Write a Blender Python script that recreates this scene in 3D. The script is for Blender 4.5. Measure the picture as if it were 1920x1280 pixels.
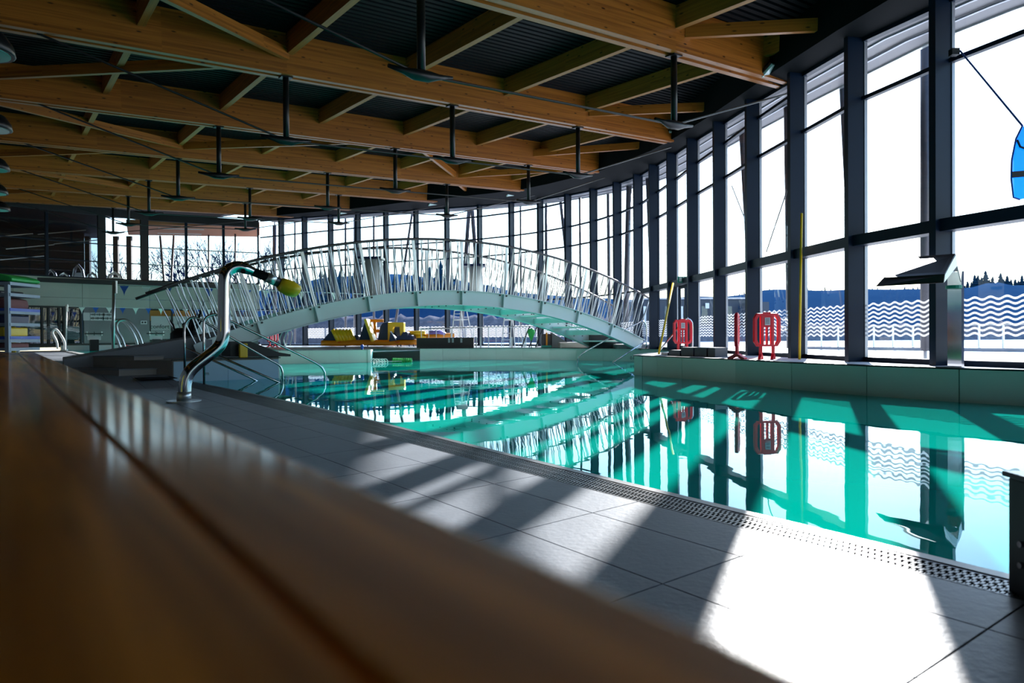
import bpy, bmesh, math, random
from mathutils import Vector, Matrix, noise
random.seed(7)
R = math.radians
for o in list(bpy.data.objects): bpy.data.objects.remove(o)
COL = bpy.context.scene.collection
SC = bpy.context.scene

# ------------------------------------------------------------------ camera
F = 1320.0
TH = math.atan(10 / F); RHO = 0.006
CAM = Vector((0, 0, 1.0))
fw = Vector((0, math.cos(TH), -math.sin(TH))); r0 = Vector((1, 0, 0)); u0 = r0.cross(fw)
rt = math.cos(RHO) * r0 - math.sin(RHO) * u0; up = math.cos(RHO) * u0 + math.sin(RHO) * r0
cd = bpy.data.cameras.new('camera'); cam = bpy.data.objects.new('camera', cd); COL.objects.link(cam)
m = Matrix.Identity(4)
for i in range(3):
    m[i][0] = rt[i]; m[i][1] = up[i]; m[i][2] = -fw[i]; m[i][3] = CAM[i]
cam.matrix_world = m
cd.sensor_width = 36; cd.lens = 36 * F / 1920; cd.clip_start = 0.01; cd.clip_end = 2000
cd.dof.use_dof = True; cd.dof.focus_distance = 9.0; cd.dof.aperture_fstop = 2.8
SC.camera = cam

# ------------------------------------------------------------------ light
SC.view_settings.view_transform = 'Standard'; SC.view_settings.look = 'None'
SC.view_settings.gamma = 1.0; SC.view_settings.use_curve_mapping = False
SC.view_settings.exposure = 2.15
AZ, EL = R(24.0), R(19.6)
w = bpy.data.worlds.new('world'); SC.world = w; w.use_nodes = True
nt = w.node_tree; nt.nodes.clear()
sky = nt.nodes.new('ShaderNodeTexSky'); sky.sky_type = 'NISHITA'; sky.sun_disc = False
sky.sun_elevation = EL; sky.sun_rotation = AZ; sky.altitude = 900; sky.air_density = 1.3; sky.dust_density = 0.3; sky.ozone_density = 3.0
bg = nt.nodes.new('ShaderNodeBackground'); bg.inputs[1].default_value = 0.125
wo = nt.nodes.new('ShaderNodeOutputWorld')
nt.links.new(sky.outputs[0], bg.inputs[0]); nt.links.new(bg.outputs[0], wo.inputs[0])
sd = bpy.data.lights.new('sun', 'SUN'); sd.energy = 4.2; sd.angle = R(0.6); sd.color = (1.0, 0.96, 0.92)
so = bpy.data.objects.new('sun', sd); COL.objects.link(so)
sdir = Vector((math.sin(AZ) * math.cos(EL), math.cos(AZ) * math.cos(EL), math.sin(EL)))
so.rotation_euler = sdir.to_track_quat('Z', 'Y').to_euler()

# ------------------------------------------------------------------ geometry of the place
A = Vector((-0.5862, 0.8102, 0)); B = Vector((0.8102, 0.5862, 0)); PHI = math.atan2(0.5862, 0.8102)
def ray(px, py): return fw + rt * ((px - 960) / F) + up * ((640 - py) / F)
def at(px, py, Y): d = ray(px, py); return CAM + d * (Y / d.y)
def onz(px, py, z): d = ray(px, py); return CAM + d * ((z - 1.0) / d.z)
def ons(px, py, s, n=A, off=Vector((0, 0, 0))):
    d = ray(px, py); return CAM + d * ((s + (off).dot(n)) / d.dot(n))
def ST(s, t, z=0.0): v = A * s + B * t; return Vector((v.x, v.y, z))
def RZ(x, y): return 5.65 + 0.066 * y          # underside of the big roof beams
def V(*a): return Vector(a)

# ------------------------------------------------------------------ materials
MATS = {}
def mat(name, col, rough=0.6, metal=0.0, spec=0.5, noise_amt=0.0, nscale=5.0, bump=0.0, col2=None, bscale=None, emit=None, coat=0.0):
    m = bpy.data.materials.new(name); m.use_nodes = True; n = m.node_tree.nodes; l = m.node_tree.links
    p = n['Principled BSDF']; c = tuple(col) + (1,)
    p.inputs['Base Color'].default_value = c; p.inputs['Roughness'].default_value = rough
    p.inputs['Metallic'].default_value = metal; p.inputs['Specular IOR Level'].default_value = spec
    if coat: p.inputs['Coat Weight'].default_value = coat; p.inputs['Coat Roughness'].default_value = 0.12
    if emit: p.inputs['Emission Color'].default_value = tuple(emit[:3]) + (1,); p.inputs['Emission Strength'].default_value = emit[3]
    tc = n.new('ShaderNodeTexCoord'); nz = n.new('ShaderNodeTexNoise'); nz.inputs['Scale'].default_value = nscale; nz.inputs['Detail'].default_value = 4
    l.new(tc.outputs['Object'], nz.inputs['Vector'])
    mx = n.new('ShaderNodeMix'); mx.data_type = 'RGBA'
    mx.inputs['A'].default_value = c; c2 = col2 or tuple(max(0, x * (1 - max(noise_amt, 0.08))) for x in col)
    mx.inputs['B'].default_value = tuple(c2) + (1,)
    l.new(nz.outputs['Fac'], mx.inputs['Factor']); l.new(mx.outputs['Result'], p.inputs['Base Color'])
    if bump:
        b = n.new('ShaderNodeBump'); b.inputs['Strength'].default_value = bump; b.inputs['Distance'].default_value = 0.02
        if bscale:
            n2 = n.new('ShaderNodeTexNoise'); n2.inputs['Scale'].default_value = bscale; n2.inputs['Detail'].default_value = 5
            l.new(tc.outputs['Object'], n2.inputs['Vector']); l.new(n2.outputs['Fac'], b.inputs['Height'])
        else: l.new(nz.outputs['Fac'], b.inputs['Height'])
        l.new(b.outputs['Normal'], p.inputs['Normal'])
    MATS[name] = m; return m

def wood(name, light, dark, rough=0.5, lam=0.045, knots=True, coat=0.0, xs=0.25, r0=0.3, r1=0.85):
    m = bpy.data.materials.new(name); m.use_nodes = True; n = m.node_tree.nodes; l = m.node_tree.links
    p = n['Principled BSDF']; p.inputs['Roughness'].default_value = rough
    if coat: p.inputs['Coat Weight'].default_value = coat; p.inputs['Coat Roughness'].default_value = 0.10; p.inputs['Coat IOR'].default_value = 1.35
    tc = n.new('ShaderNodeTexCoord'); mp = n.new('ShaderNodeMapping'); mp.inputs['Scale'].default_value = (xs, 9 if knots else 7, 9)
    l.new(tc.outputs['Object'], mp.inputs['Vector'])
    nz = n.new('ShaderNodeTexNoise'); nz.inputs['Scale'].default_value = 3.0; nz.inputs['Detail'].default_value = 6; nz.inputs['Distortion'].default_value = 0.6
    l.new(mp.outputs[0], nz.inputs['Vector'])
    # lamellae: one tone per layer of boards
    sp = n.new('ShaderNodeSeparateXYZ'); l.new(tc.outputs['Object'], sp.inputs[0])
    dv = n.new('ShaderNodeMath'); dv.operation = 'DIVIDE'; dv.inputs[1].default_value = lam; l.new(sp.outputs['Z'], dv.inputs[0])
    fl = n.new('ShaderNodeMath'); fl.operation = 'FLOOR'; l.new(dv.outputs[0], fl.inputs[0])
    xd = n.new('ShaderNodeMath'); xd.operation = 'MULTIPLY_ADD'; xd.inputs[1].default_value = 0.35; l.new(sp.outputs['X'], xd.inputs[0]); l.new(fl.outputs[0], xd.inputs[2])
    xf = n.new('ShaderNodeMath'); xf.operation = 'FLOOR'; l.new(xd.outputs[0], xf.inputs[0])
    cb = n.new('ShaderNodeCombineXYZ'); l.new(xf.outputs[0], cb.inputs[0]); l.new(fl.outputs[0], cb.inputs[2])
    wn = n.new('ShaderNodeTexWhiteNoise'); l.new(cb.outputs[0], wn.inputs['Vector'])
    ad = n.new('ShaderNodeMath'); ad.operation = 'MULTIPLY_ADD'; ad.inputs[1].default_value = 0.35; l.new(wn.outputs['Value'], ad.inputs[0]); l.new(nz.outputs['Fac'], ad.inputs[2])
    rp = n.new('ShaderNodeValToRGB'); rp.color_ramp.elements[0].position = r0; rp.color_ramp.elements[1].position = r1
    rp.color_ramp.elements[0].color = tuple(dark) + (1,); rp.color_ramp.elements[1].color = tuple(light) + (1,)
    l.new(ad.outputs[0], rp.inputs[0]); out = rp.outputs[0]
    if knots:
        mk = n.new('ShaderNodeMapping'); mk.inputs['Scale'].default_value = (1.1, 3.5, 3.5); l.new(tc.outputs['Object'], mk.inputs['Vector'])
        vo = n.new('ShaderNodeTexVoronoi'); vo.inputs['Scale'].default_value = 2.2; l.new(mk.outputs[0], vo.inputs['Vector'])
        lt = n.new('ShaderNodeMapRange'); lt.inputs['From Min'].default_value = 0.07; lt.inputs['From Max'].default_value = 0.15; l.new(vo.outputs['Distance'], lt.inputs['Value'])
        mx = n.new('ShaderNodeMix'); mx.data_type = 'RGBA'; mx.inputs['A'].default_value = tuple(x * 0.35 for x in dark) + (1,)
        l.new(lt.outputs[0], mx.inputs['Factor']); l.new(out, mx.inputs['B']); out = mx.outputs['Result']
    l.new(out, p.inputs['Base Color']); MATS[name] = m; return m

M_WOOD = wood('glulam', (0.46, 0.150, 0.018), (0.20, 0.055, 0.006), 0.36)
M_WOOD2 = wood('purlin_wood', (0.42, 0.160, 0.022), (0.19, 0.064, 0.008), 0.5)
M_BENCH = wood('varnished_wood', (0.90, 0.27, 0.012), (0.13, 0.022, 0.001), 0.45, lam=5.0, knots=False, coat=0.40, xs=0.35, r0=0.45, r1=0.82); M_BENCH.node_tree.nodes['Principled BSDF'].inputs['Specular IOR Level'].default_value = 0.12
M_SOFW = wood('soffit_wood', (0.55, 0.22, 0.10), (0.35, 0.12, 0.05), 0.6)
M_DECKMETAL = mat('black_metal_deck', (0.004, 0.006, 0.009), 0.6, 0.0, spec=0.12, noise_amt=0.3)
M_BLACK = mat('black_paint', (0.012, 0.014, 0.018), 0.5, noise_amt=0.3)
M_STEELBLK = mat('black_steel', (0.010, 0.012, 0.016), 0.35, 0.3)
M_FRAME = mat('dark_blue_grey_frame', (0.002, 0.012, 0.032), 0.45, 0.0, spec=0.22, noise_amt=0.2)
M_FRAMEL = mat('aluminium_edge', (0.35, 0.37, 0.42), 0.4, 0.7)
M_CONC = mat('green_grey_concrete', (0.44, 0.49, 0.45), 0.8, nscale=0.6, col2=(0.33, 0.375, 0.35), bump=0.15, bscale=9)
M_CONCD = mat('grey_concrete', (0.24, 0.245, 0.27), 0.8, nscale=1.2, col2=(0.18, 0.185, 0.205), bump=0.15, bscale=9)
M_TILE = mat('deck_tile', (0.25, 0.28, 0.325), 0.42, spec=0.35, nscale=3, col2=(0.20, 0.225, 0.265), bump=0.10, bscale=30)
M_GROUT = mat('dark_grout', (0.05, 0.052, 0.056), 0.8)
M_STONE = mat('brown_grey_step', (0.32, 0.285, 0.265), 0.6, nscale=4, noise_amt=0.2)
M_MINT = mat('mint_panel', (0.78, 0.93, 0.90), 0.28, noise_amt=0.08, nscale=2)
M_MINTG = mat('green_mint_panel', (0.52, 0.80, 0.72), 0.28, noise_amt=0.08, nscale=2)
M_BASIN = mat('pool_basin', (0.22, 0.78, 0.66), 0.5, nscale=1, noise_amt=0.1)
M_BRIDGE = mat('pale_bridge_paint', (0.78, 0.90, 0.90), 0.4, nscale=2, noise_amt=0.06)
M_STEEL = mat('polished_steel', (0.62, 0.64, 0.68), 0.10, 1.0, noise_amt=0.05)
M_SATIN = mat('satin_steel', (0.62, 0.66, 0.68), 0.30, 0.85, noise_amt=0.1)
M_RAIL = mat('dark_handrail', (0.10, 0.09, 0.10), 0.4, 0.4)
M_YEL = mat('yellow_plastic', (0.85, 0.58, 0.02), 0.35)
M_YELV = mat('yellow_vinyl', (0.95, 0.60, 0.02), 0.3)
M_ORV = mat('orange_vinyl', (0.85, 0.30, 0.01), 0.3)
M_NAVY = mat('navy_vinyl', (0.012, 0.02, 0.09), 0.3)
M_RED = mat('red_plastic', (0.85, 0.008, 0.03), 0.35, noise_amt=0.15)
M_BLUE = mat('blue_plastic', (0.02, 0.09, 0.55), 0.4)
M_BLUEF = mat('blue_pennant', (0.02, 0.10, 0.50), 0.6)
M_WHITEF = mat('white_pennant', (0.85, 0.87, 0.88), 0.6)
M_WHITE = mat('white_paint', (0.80, 0.82, 0.83), 0.4)
M_GREYP = mat('pale_grey_plastic', (0.34, 0.42, 0.52), 0.5)
M_GREEN = mat('green_plastic', (0.02, 0.45, 0.08), 0.4)
M_TEAL = mat('teal_print', (0.02, 0.30, 0.22), 0.5)
M_ORW = mat('orange_wood_room', (0.50, 0.22, 0.04), 0.6)
M_PAPER = mat('white_sign', (0.62, 0.64, 0.68), 0.5)
M_INK = mat('black_print', (0.01, 0.01, 0.012), 0.6)
M_SNOW = mat('pale_terrace', (0.82, 0.83, 0.86), 0.8, spec=0.2, nscale=0.6, noise_amt=0.08)
M_HILL = mat('haze_blue_hill', (0.012, 0.045, 0.115), 1.0, spec=0.0, nscale=0.25, col2=(0.020, 0.06, 0.135), bump=0.5)  # bluish haze of distance is mixed into the forest colour
M_CONIFER = mat('dark_conifer', (0.006, 0.028, 0.06), 1.0, spec=0.0, nscale=1)  # blue cast of the far air is part of this colour
M_BARK = mat('bare_branch', (0.012, 0.022, 0.06), 1.0, spec=0.0)  # slate blue instead of brown: sky tint and haze painted into the bark
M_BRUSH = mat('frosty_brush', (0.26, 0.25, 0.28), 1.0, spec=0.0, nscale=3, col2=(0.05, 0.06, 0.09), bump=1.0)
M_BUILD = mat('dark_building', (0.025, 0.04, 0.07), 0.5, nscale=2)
M_POST = mat('wet_grey_post', (0.10, 0.10, 0.12), 0.35, 0.3, nscale=6, noise_amt=0.4)
M_MAT = mat('black_mat', (0.012, 0.012, 0.014), 0.9, spec=0.1)
M_TILEB = mat('navy_tile', (0.03, 0.05, 0.09), 0.35)
M_FROST = mat('frosted_panel', (0.55, 0.58, 0.62), 0.5)
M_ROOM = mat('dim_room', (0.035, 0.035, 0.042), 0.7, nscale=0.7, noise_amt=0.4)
M_SKIN = mat('bundle_fabric', (0.25, 0.10, 0.10), 0.8)

def glass(name, tint=(0.97, 0.985, 1.0), fac=0.05, rough=0.0):
    m = bpy.data.materials.new(name); m.use_nodes = True; n = m.node_tree.nodes; l = m.node_tree.links; n.clear()
    tr = n.new('ShaderNodeBsdfTransparent'); tr.inputs[0].default_value = tuple(tint) + (1,)
    gl = n.new('ShaderNodeBsdfGlossy'); gl.inputs['Roughness'].default_value = rough; gl.inputs['Color'].default_value = (0.95, 0.97, 1, 1)
    fr = n.new('ShaderNodeLayerWeight'); fr.inputs['Blend'].default_value = 0.35
    pw = n.new('ShaderNodeMath'); pw.operation = 'MULTIPLY_ADD'; pw.inputs[1].default_value = 0.35; pw.inputs[2].default_value = fac
    l.new(fr.outputs['Facing'], pw.inputs[0])
    pp = n.new('ShaderNodeMath'); pp.operation = 'POWER'; pp.inputs[1].default_value = 1.6; l.new(pw.outputs[0], pp.inputs[0])
    mx = n.new('ShaderNodeMixShader'); o = n.new('ShaderNodeOutputMaterial')
    l.new(pp.outputs[0], mx.inputs[0]); l.new(tr.outputs[0], mx.inputs[1]); l.new(gl.outputs[0], mx.inputs[2]); l.new(mx.outputs[0], o.inputs[0])
    MATS[name] = m; return m
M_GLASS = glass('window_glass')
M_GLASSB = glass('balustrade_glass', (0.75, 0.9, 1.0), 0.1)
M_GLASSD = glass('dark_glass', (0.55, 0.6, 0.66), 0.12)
M_ACRYL = glass('acrylic_panel', (0.16, 0.50, 0.52), 0.15)
def film(name, col, tl):
    m = bpy.data.materials.new(name); m.use_nodes = True; n = m.node_tree.nodes; l = m.node_tree.links; n.clear()
    a = n.new('ShaderNodeBsdfDiffuse'); a.inputs[0].default_value = tuple(col) + (1,); b = n.new('ShaderNodeBsdfTranslucent'); b.inputs[0].default_value = tuple(col) + (1,)
    mx = n.new('ShaderNodeMixShader'); mx.inputs[0].default_value = tl; o = n.new('ShaderNodeOutputMaterial')
    l.new(a.outputs[0], mx.inputs[1]); l.new(b.outputs[0], mx.inputs[2]); l.new(mx.outputs[0], o.inputs[0]); MATS[name] = m; return m
M_FILM = film('white_window_film', (0.50, 0.52, 0.56), 0.5)
M_BLUEG = glass('blue_visor', (0.05, 0.35, 0.85), 0.25, 0.05)

def water(name, tint, scale, strength):
    m = bpy.data.materials.new(name); m.use_nodes = True; n = m.node_tree.nodes; l = m.node_tree.links; n.clear()
    tr = n.new('ShaderNodeBsdfTransparent'); tr.inputs[0].default_value = tuple(tint) + (1,)
    gl = n.new('ShaderNodeBsdfGlossy'); gl.inputs['Roughness'].default_value = 0.0; gl.inputs['Color'].default_value = (0.70, 0.92, 1.0, 1)
    fr = n.new('ShaderNodeFresnel'); fr.inputs['IOR'].default_value = 1.33
    tc = n.new('ShaderNodeTexCoord'); mp = n.new('ShaderNodeMapping'); mp.inputs['Scale'].default_value = (1, 1, 1)
    nz = n.new('ShaderNodeTexNoise'); nz.inputs['Scale'].default_value = scale; nz.inputs['Detail'].default_value = 3; nz.inputs['Roughness'].default_value = 0.45
    b = n.new('ShaderNodeBump'); b.inputs['Strength'].default_value = strength; b.inputs['Distance'].default_value = 0.05
    l.new(tc.outputs['Object'], mp.inputs[0]); l.new(mp.outputs[0], nz.inputs['Vector']); l.new(nz.outputs['Fac'], b.inputs['Height'])
    l.new(b.outputs[0], gl.inputs['Normal']); l.new(b.outputs[0], fr.inputs['Normal'])
    mx = n.new('ShaderNodeMixShader'); o = n.new('ShaderNodeOutputMaterial')
    df = n.new('ShaderNodeBsdfDiffuse'); df.inputs[0].default_value = (0.0, 0.72, 0.56, 1)
    m2 = n.new('ShaderNodeMixShader'); m2.inputs[0].default_value = 0.55; l.new(tr.outputs[0], m2.inputs[1]); l.new(df.outputs[0], m2.inputs[2])
    l.new(fr.outputs[0], mx.inputs[0]); l.new(m2.outputs[0], mx.inputs[1]); l.new(gl.outputs[0], mx.inputs[2]); l.new(mx.outputs[0], o.inputs[0])
    MATS[name] = m; return m
M_WATER = water('pool_water', (0.25, 0.92, 0.82), 0.9, 0.06)

# ------------------------------------------------------------------ builders
WP = {}
def reg(o, w): WP[o.name] = w.copy(); return o
def tag(o, label=None, cat=None, group=None, kind=None):
    if label: o['label'] = label
    if cat: o['category'] = cat
    if group: o['group'] = group
    if kind: o['kind'] = kind
    return o
def empty(name, loc, label=None, cat=None, group=None, kind=None):
    o = bpy.data.objects.new(name, None); o.empty_display_size = 0.1; COL.objects.link(o); o.location = loc
    reg(o, Vector(loc)); return tag(o, label, cat, group, kind)

class MB:
    def __init__(s): s.v = []; s.f = []
    def add(s, vs, fs):
        k = len(s.v); s.v += [Vector(v) for v in vs]; s.f += [tuple(i + k for i in f) for f in fs]; return s
    def box(s, c, d, rz=0.0, M=None):
        c = Vector(c); vs = []
        Rm = Matrix.Rotation(rz, 3, 'Z') if M is None else M
        for x in (-.5, .5):
            for y in (-.5, .5):
                for z in (-.5, .5): vs.append(c + Rm @ Vector((x * d[0], y * d[1], z * d[2])))
        return s.add(vs, [(0, 1, 3, 2), (4, 6, 7, 5), (0, 4, 5, 1), (2, 3, 7, 6), (0, 2, 6, 4), (1, 5, 7, 3)])
    def bar(s, p0, p1, wd, ht, upv=Vector((0, 0, 1))):
        """box whose bottom centre line runs p0-p1"""
        p0 = Vector(p0); p1 = Vector(p1); d = (p1 - p0).normalized(); sd = d.cross(upv).normalized(); u = sd.cross(d)
        vs = []
        for p in (p0, p1):
            for a, b in ((-.5, 0), (.5, 0), (.5, 1), (-.5, 1)): vs.append(p + sd * (a * wd) + u * (b * ht))
        return s.add(vs, [(0, 1, 2, 3), (7, 6, 5, 4), (0, 4, 5, 1), (1, 5, 6, 2), (2, 6, 7, 3), (3, 7, 4, 0)])
    def tube(s, pts, r, n=8, caps=True):
        pts = [Vector(p) for p in pts]; rings = []; nrm = None
        for i, p in enumerate(pts):
            if i == 0: d = pts[1] - p
            elif i == len(pts) - 1: d = p - pts[i - 1]
            else: d = (pts[i + 1] - p).normalized() + (p - pts[i - 1]).normalized()
            d.normalize()
            if nrm is None: nrm = d.orthogonal().normalized()
            nrm = (nrm - d * nrm.dot(d)).normalized(); b = d.cross(nrm)
            rr = r[i] if isinstance(r, (list, tuple)) else r
            rings.append([p + (nrm * math.cos(2 * math.pi * k / n) + b * math.sin(2 * math.pi * k / n)) * rr for k in range(n)])
        vs = [q for rg in rings for q in rg]; fs = []
        for i in range(len(pts) - 1):
            for k in range(n): fs.append((i * n + k, i * n + (k + 1) % n, (i + 1) * n + (k + 1) % n, (i + 1) * n + k))
        if caps: fs.append(tuple(range(n))[::-1]); fs.append(tuple((len(pts) - 1) * n + k for k in range(n)))
        return s.add(vs, fs)
    def prism(s, poly, z0, z1):
        """poly: list of (x,y); z0,z1 numbers or functions"""
        n = len(poly); a = z0 if callable(z0) else (lambda x, y: z0); b = z1 if callable(z1) else (lambda x, y: z1)
        vs = [Vector((p[0], p[1], a(p[0], p[1]))) for p in poly] + [Vector((p[0], p[1], b(p[0], p[1]))) for p in poly]
        return s.add(vs, [tuple(range(n))[::-1], tuple(range(n, 2 * n))] + [(i, (i + 1) % n, n + (i + 1) % n, n + i) for i in range(n)])
    def loft(s, sections, cap=True):
        n = len(sections[0]); vs = [q for sec in sections for q in sec]; fs = []
        for i in range(len(sections) - 1):
            for k in range(n): fs.append((i * n + k, i * n + (k + 1) % n, (i + 1) * n + (k + 1) % n, (i + 1) * n + k))
        if cap: fs.append(tuple(range(n))[::-1]); fs.append(tuple((len(sections) - 1) * n + k for k in range(n)))
        return s.add(vs, fs)
    def build(s, name, mt, parent=None, origin=None, smooth=False, bevel=0.0, **kw):
        o0 = WP[parent.name] if (parent is not None and origin is None) else Vector(origin if origin is not None else (0, 0, 0))
        me = bpy.data.meshes.new(name); me.from_pydata([v - o0 for v in s.v], [], s.f)
        bm = bmesh.new(); bm.from_mesh(me); bmesh.ops.recalc_face_normals(bm, faces=bm.faces)
        if len(s.f) == 1 and abs(bm.faces[:][0].normal.z) > 0.9 and bm.faces[:][0].normal.z < 0: bmesh.ops.reverse_faces(bm, faces=bm.faces[:])
        bm.to_mesh(me); bm.free()
        if smooth:
            for p in me.polygons: p.use_smooth = len(p.vertices) < 5
        me.materials.append(mt); o = bpy.data.objects.new(name, me); COL.objects.link(o)
        if parent is not None: o.parent = parent; o.location = o0 - WP[parent.name]
        else: o.location = o0
        reg(o, o0)
        if bevel:
            b = o.modifiers.new('bevel', 'BEVEL'); b.width = bevel; b.segments = 2; b.limit_method = 'ANGLE'
        return tag(o, **kw)

def beam(name, p0, p1, wd, ht, mt, parent=None, roll=Vector((0, 0, 1)), **kw):
    """straight timber in its own frame: local X runs along it, so the grain does too"""
    p0 = Vector(p0); p1 = Vector(p1); L = (p1 - p0).length; d = (p1 - p0).normalized(); sd = roll.cross(d).normalized(); u = d.cross(sd)
    me = bpy.data.meshes.new(name)
    vs = [Vector((x, y * wd, z * ht)) for x in (0, L) for y, z in ((-.5, 0), (.5, 0), (.5, 1), (-.5, 1))]
    me.from_pydata(vs, [], [(3, 2, 1, 0), (4, 5, 6, 7), (0, 1, 5, 4), (1, 2, 6, 5), (2, 3, 7, 6), (3, 0, 4, 7)])
    me.materials.append(mt); o = bpy.data.objects.new(name, me); COL.objects.link(o)
    mm = Matrix(((d.x, sd.x, u.x, p0.x), (d.y, sd.y, u.y, p0.y), (d.z, sd.z, u.z, p0.z), (0, 0, 0, 1)))
    if parent is not None:
        o.parent = parent; mm = Matrix.Translation(-WP[parent.name]) @ mm
    o.matrix_local = mm; reg(o, p0); return tag(o, **kw)

def arc(pts, k=5):
    """smooth a polyline by Catmull-Rom"""
    P = [Vector(p) for p in pts]; P = [2 * P[0] - P[1]] + P + [2 * P[-1] - P[-2]]; out = []
    for i in range(1, len(P) - 2):
        for j in range(k):
            u = j / k; out.append(0.5 * ((2 * P[i]) + (P[i + 1] - P[i - 1]) * u + (2 * P[i - 1] - 5 * P[i] + 4 * P[i + 1] - P[i + 2]) * u * u + (3 * P[i] - P[i - 1] - 3 * P[i + 1] + P[i + 2]) * u ** 3))
    return out + [P[-2]]

def text(name, body, size, loc, normal, mt, parent=None, **kw):
    cu = bpy.data.curves.new(name, 'FONT'); cu.body = body; cu.size = size; cu.extrude = 0.002; cu.align_x = 'CENTER'; cu.align_y = 'CENTER'
    t = bpy.data.objects.new('tmp', cu); COL.objects.link(t)
    bpy.context.view_layer.update(); me = bpy.data.meshes.new_from_object(t); bpy.data.objects.remove(t)
    me.materials.clear(); me.materials.append(mt); o = bpy.data.objects.new(name, me); COL.objects.link(o)
    nn = Vector(normal).normalized(); x = Vector((0, 0, 1)).cross(nn).normalized(); y = nn.cross(x)
    mm = Matrix(((x.x, y.x, nn.x, loc[0]), (x.y, y.y, nn.y, loc[1]), (x.z, y.z, nn.z, loc[2]), (0, 0, 0, 1)))
    if parent is not None: o.parent = parent; mm = Matrix.Translation(-WP[parent.name]) @ mm
    o.matrix_local = mm; reg(o, Vector(loc)); return tag(o, **kw)

# =================================================================== SETTING
FAC = [(12.9, -0.4), (11.7, 1.5), (10.6, 3.5), (9.6, 5.5), (8.7, 7.6), (7.9, 9.6), (7.15, 11.5), (6.65, 13.3), (6.42, 15.45), (6.2, 17.6), (6.05, 19.9), (5.86, 22.1), (5.73, 24.4),
       (5.54, 26.6), (5.34, 28.9), (4.79, 31.0), (3.97, 33.0), (2.9, 34.8), (1.59, 36.4), (0.086, 37.8), (-1.68, 39.0), (-3.58, 40.0), (-5.45, 40.9),
       (-7.35, 41.8), (-9.19, 42.7), (-11.1, 43.7), (-13.0, 44.7), (-14.8, 45.7), (-16.6, 46.7)]
LW = [(-16.6, 46.7), (-19.6, 45.2), (-22.4, 43.5), (-24.8, 41.3), (-27.4, 38.5), (-32.0, 33.8)]      # far left wall, above the sports pool
ZW, ZW2, ZD, ZU = -0.03, 0.36, 0.0, 0.48

# roof skin with ribs running along B
mb = MB(); s0, s1, t0, t1 = -12.0, 60.0, -14.0, 26.0
prof = []; s = s0
while s < s1:
    prof += [(s, 0.0), (s + 0.11, 0.0), (s + 0.125, 0.05), (s + 0.175, 0.05)]; s += 0.19
vs = []
def eave(x, y): return True
EDGE = []
for i, p in enumerate(FAC):
    a = Vector(FAC[max(i - 1, 0)]); b = Vector(FAC[min(i + 1, len(FAC) - 1)]); d = (b - a).normalized(); n_ = Vector((d.y, -d.x)); EDGE.append(Vector(p) + n_ * 1.5)
def tmax(s):
    """t at which the eave line crosses this s"""
    best = None
    for a, b in zip(EDGE[:-1], EDGE[1:]):
        sa = a.x * A.x + a.y * A.y; sb = b.x * A.x + b.y * A.y; ta = a.x * B.x + a.y * B.y; tb = b.x * B.x + b.y * B.y
        if (sa - s) * (sb - s) <= 0 and sa != sb:
            t = ta + (tb - ta) * (s - sa) / (sb - sa); best = t if best is None else max(best, t)
    return best if best is not None else (10.0 if s < 10 else 13.0)
for (s, dz) in prof:
    for t in (t0, tmax(s)):
        p = ST(s, t); vs.append(V(p.x, p.y, RZ(p.x, p.y) + 0.86 + dz))
fs = [(2 * i, 2 * i + 1, 2 * i + 3, 2 * i + 2) for i in range(len(prof) - 1)]
mb.add(vs, fs); k = len(mb.v)
mb.add([v + V(0, 0, 0.3) for v in vs[:2] + vs[-2:]], [])
ceil = mb.build('ceiling', M_DECKMETAL, kind='structure')
mb = MB()  # outer weather skin above
mb.add([V(*(ST(a, b).xy), RZ(*ST(a, b).xy) + 1.05) for a, b in ((s0, t0), (s0, 12), (8, 12.5), (20, 21), (31, 22), (40, 20), (46, 16), (s1, 13), (s1, t0))], [tuple(range(9))])
mb.build('roof', M_BLACK, kind='structure')

# black soffit between beam ends and facade
INN = [(11.6, -0.9), (10.5, 1.0), (9.5, 2.9), (8.5, 4.9), (7.7, 7.0), (6.9, 9.0), (6.3, 11.0), (6.0, 12.9), (5.75, 15.2), (5.6, 17.3), (5.4, 19.7), (5.15, 21.8), (4.8, 24.0),
       (4.2, 26.1), (3.5, 28.2), (2.6, 29.9), (1.6, 31.6), (0.6, 33.0), (-0.9, 34.4), (-2.6, 35.6), (-4.4, 36.9), (-6.0, 38.0), (-7.6, 39.4),
       (-9.1, 40.5), (-10.6, 41.4), (-12.2, 42.4), (-13.8, 43.4), (-15.3, 44.4), (-17.0, 45.6)]
mb = MB(); vs = []
for (a, b) in zip(INN, FAC):
    z = RZ(*b) + 0.0
    vs += [V(a[0], a[1], RZ(*a) + 0.86), V(a[0], a[1], RZ(*a) + 0.06), V(b[0], b[1], z + 0.02), V(b[0], b[1], z + 0.95)]
for i in range(len(FAC) - 1):
    k = 4 * i; mb.f += [(k, k + 1, k + 5, k + 4), (k + 1, k + 2, k + 6, k + 5), (k + 2, k + 3, k + 7, k + 6)]
mb.v = vs; mb.build('trim_1', mat('matt_black_soffit', (0.005, 0.006, 0.008), 0.8, spec=0.08), kind='structure')
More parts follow.
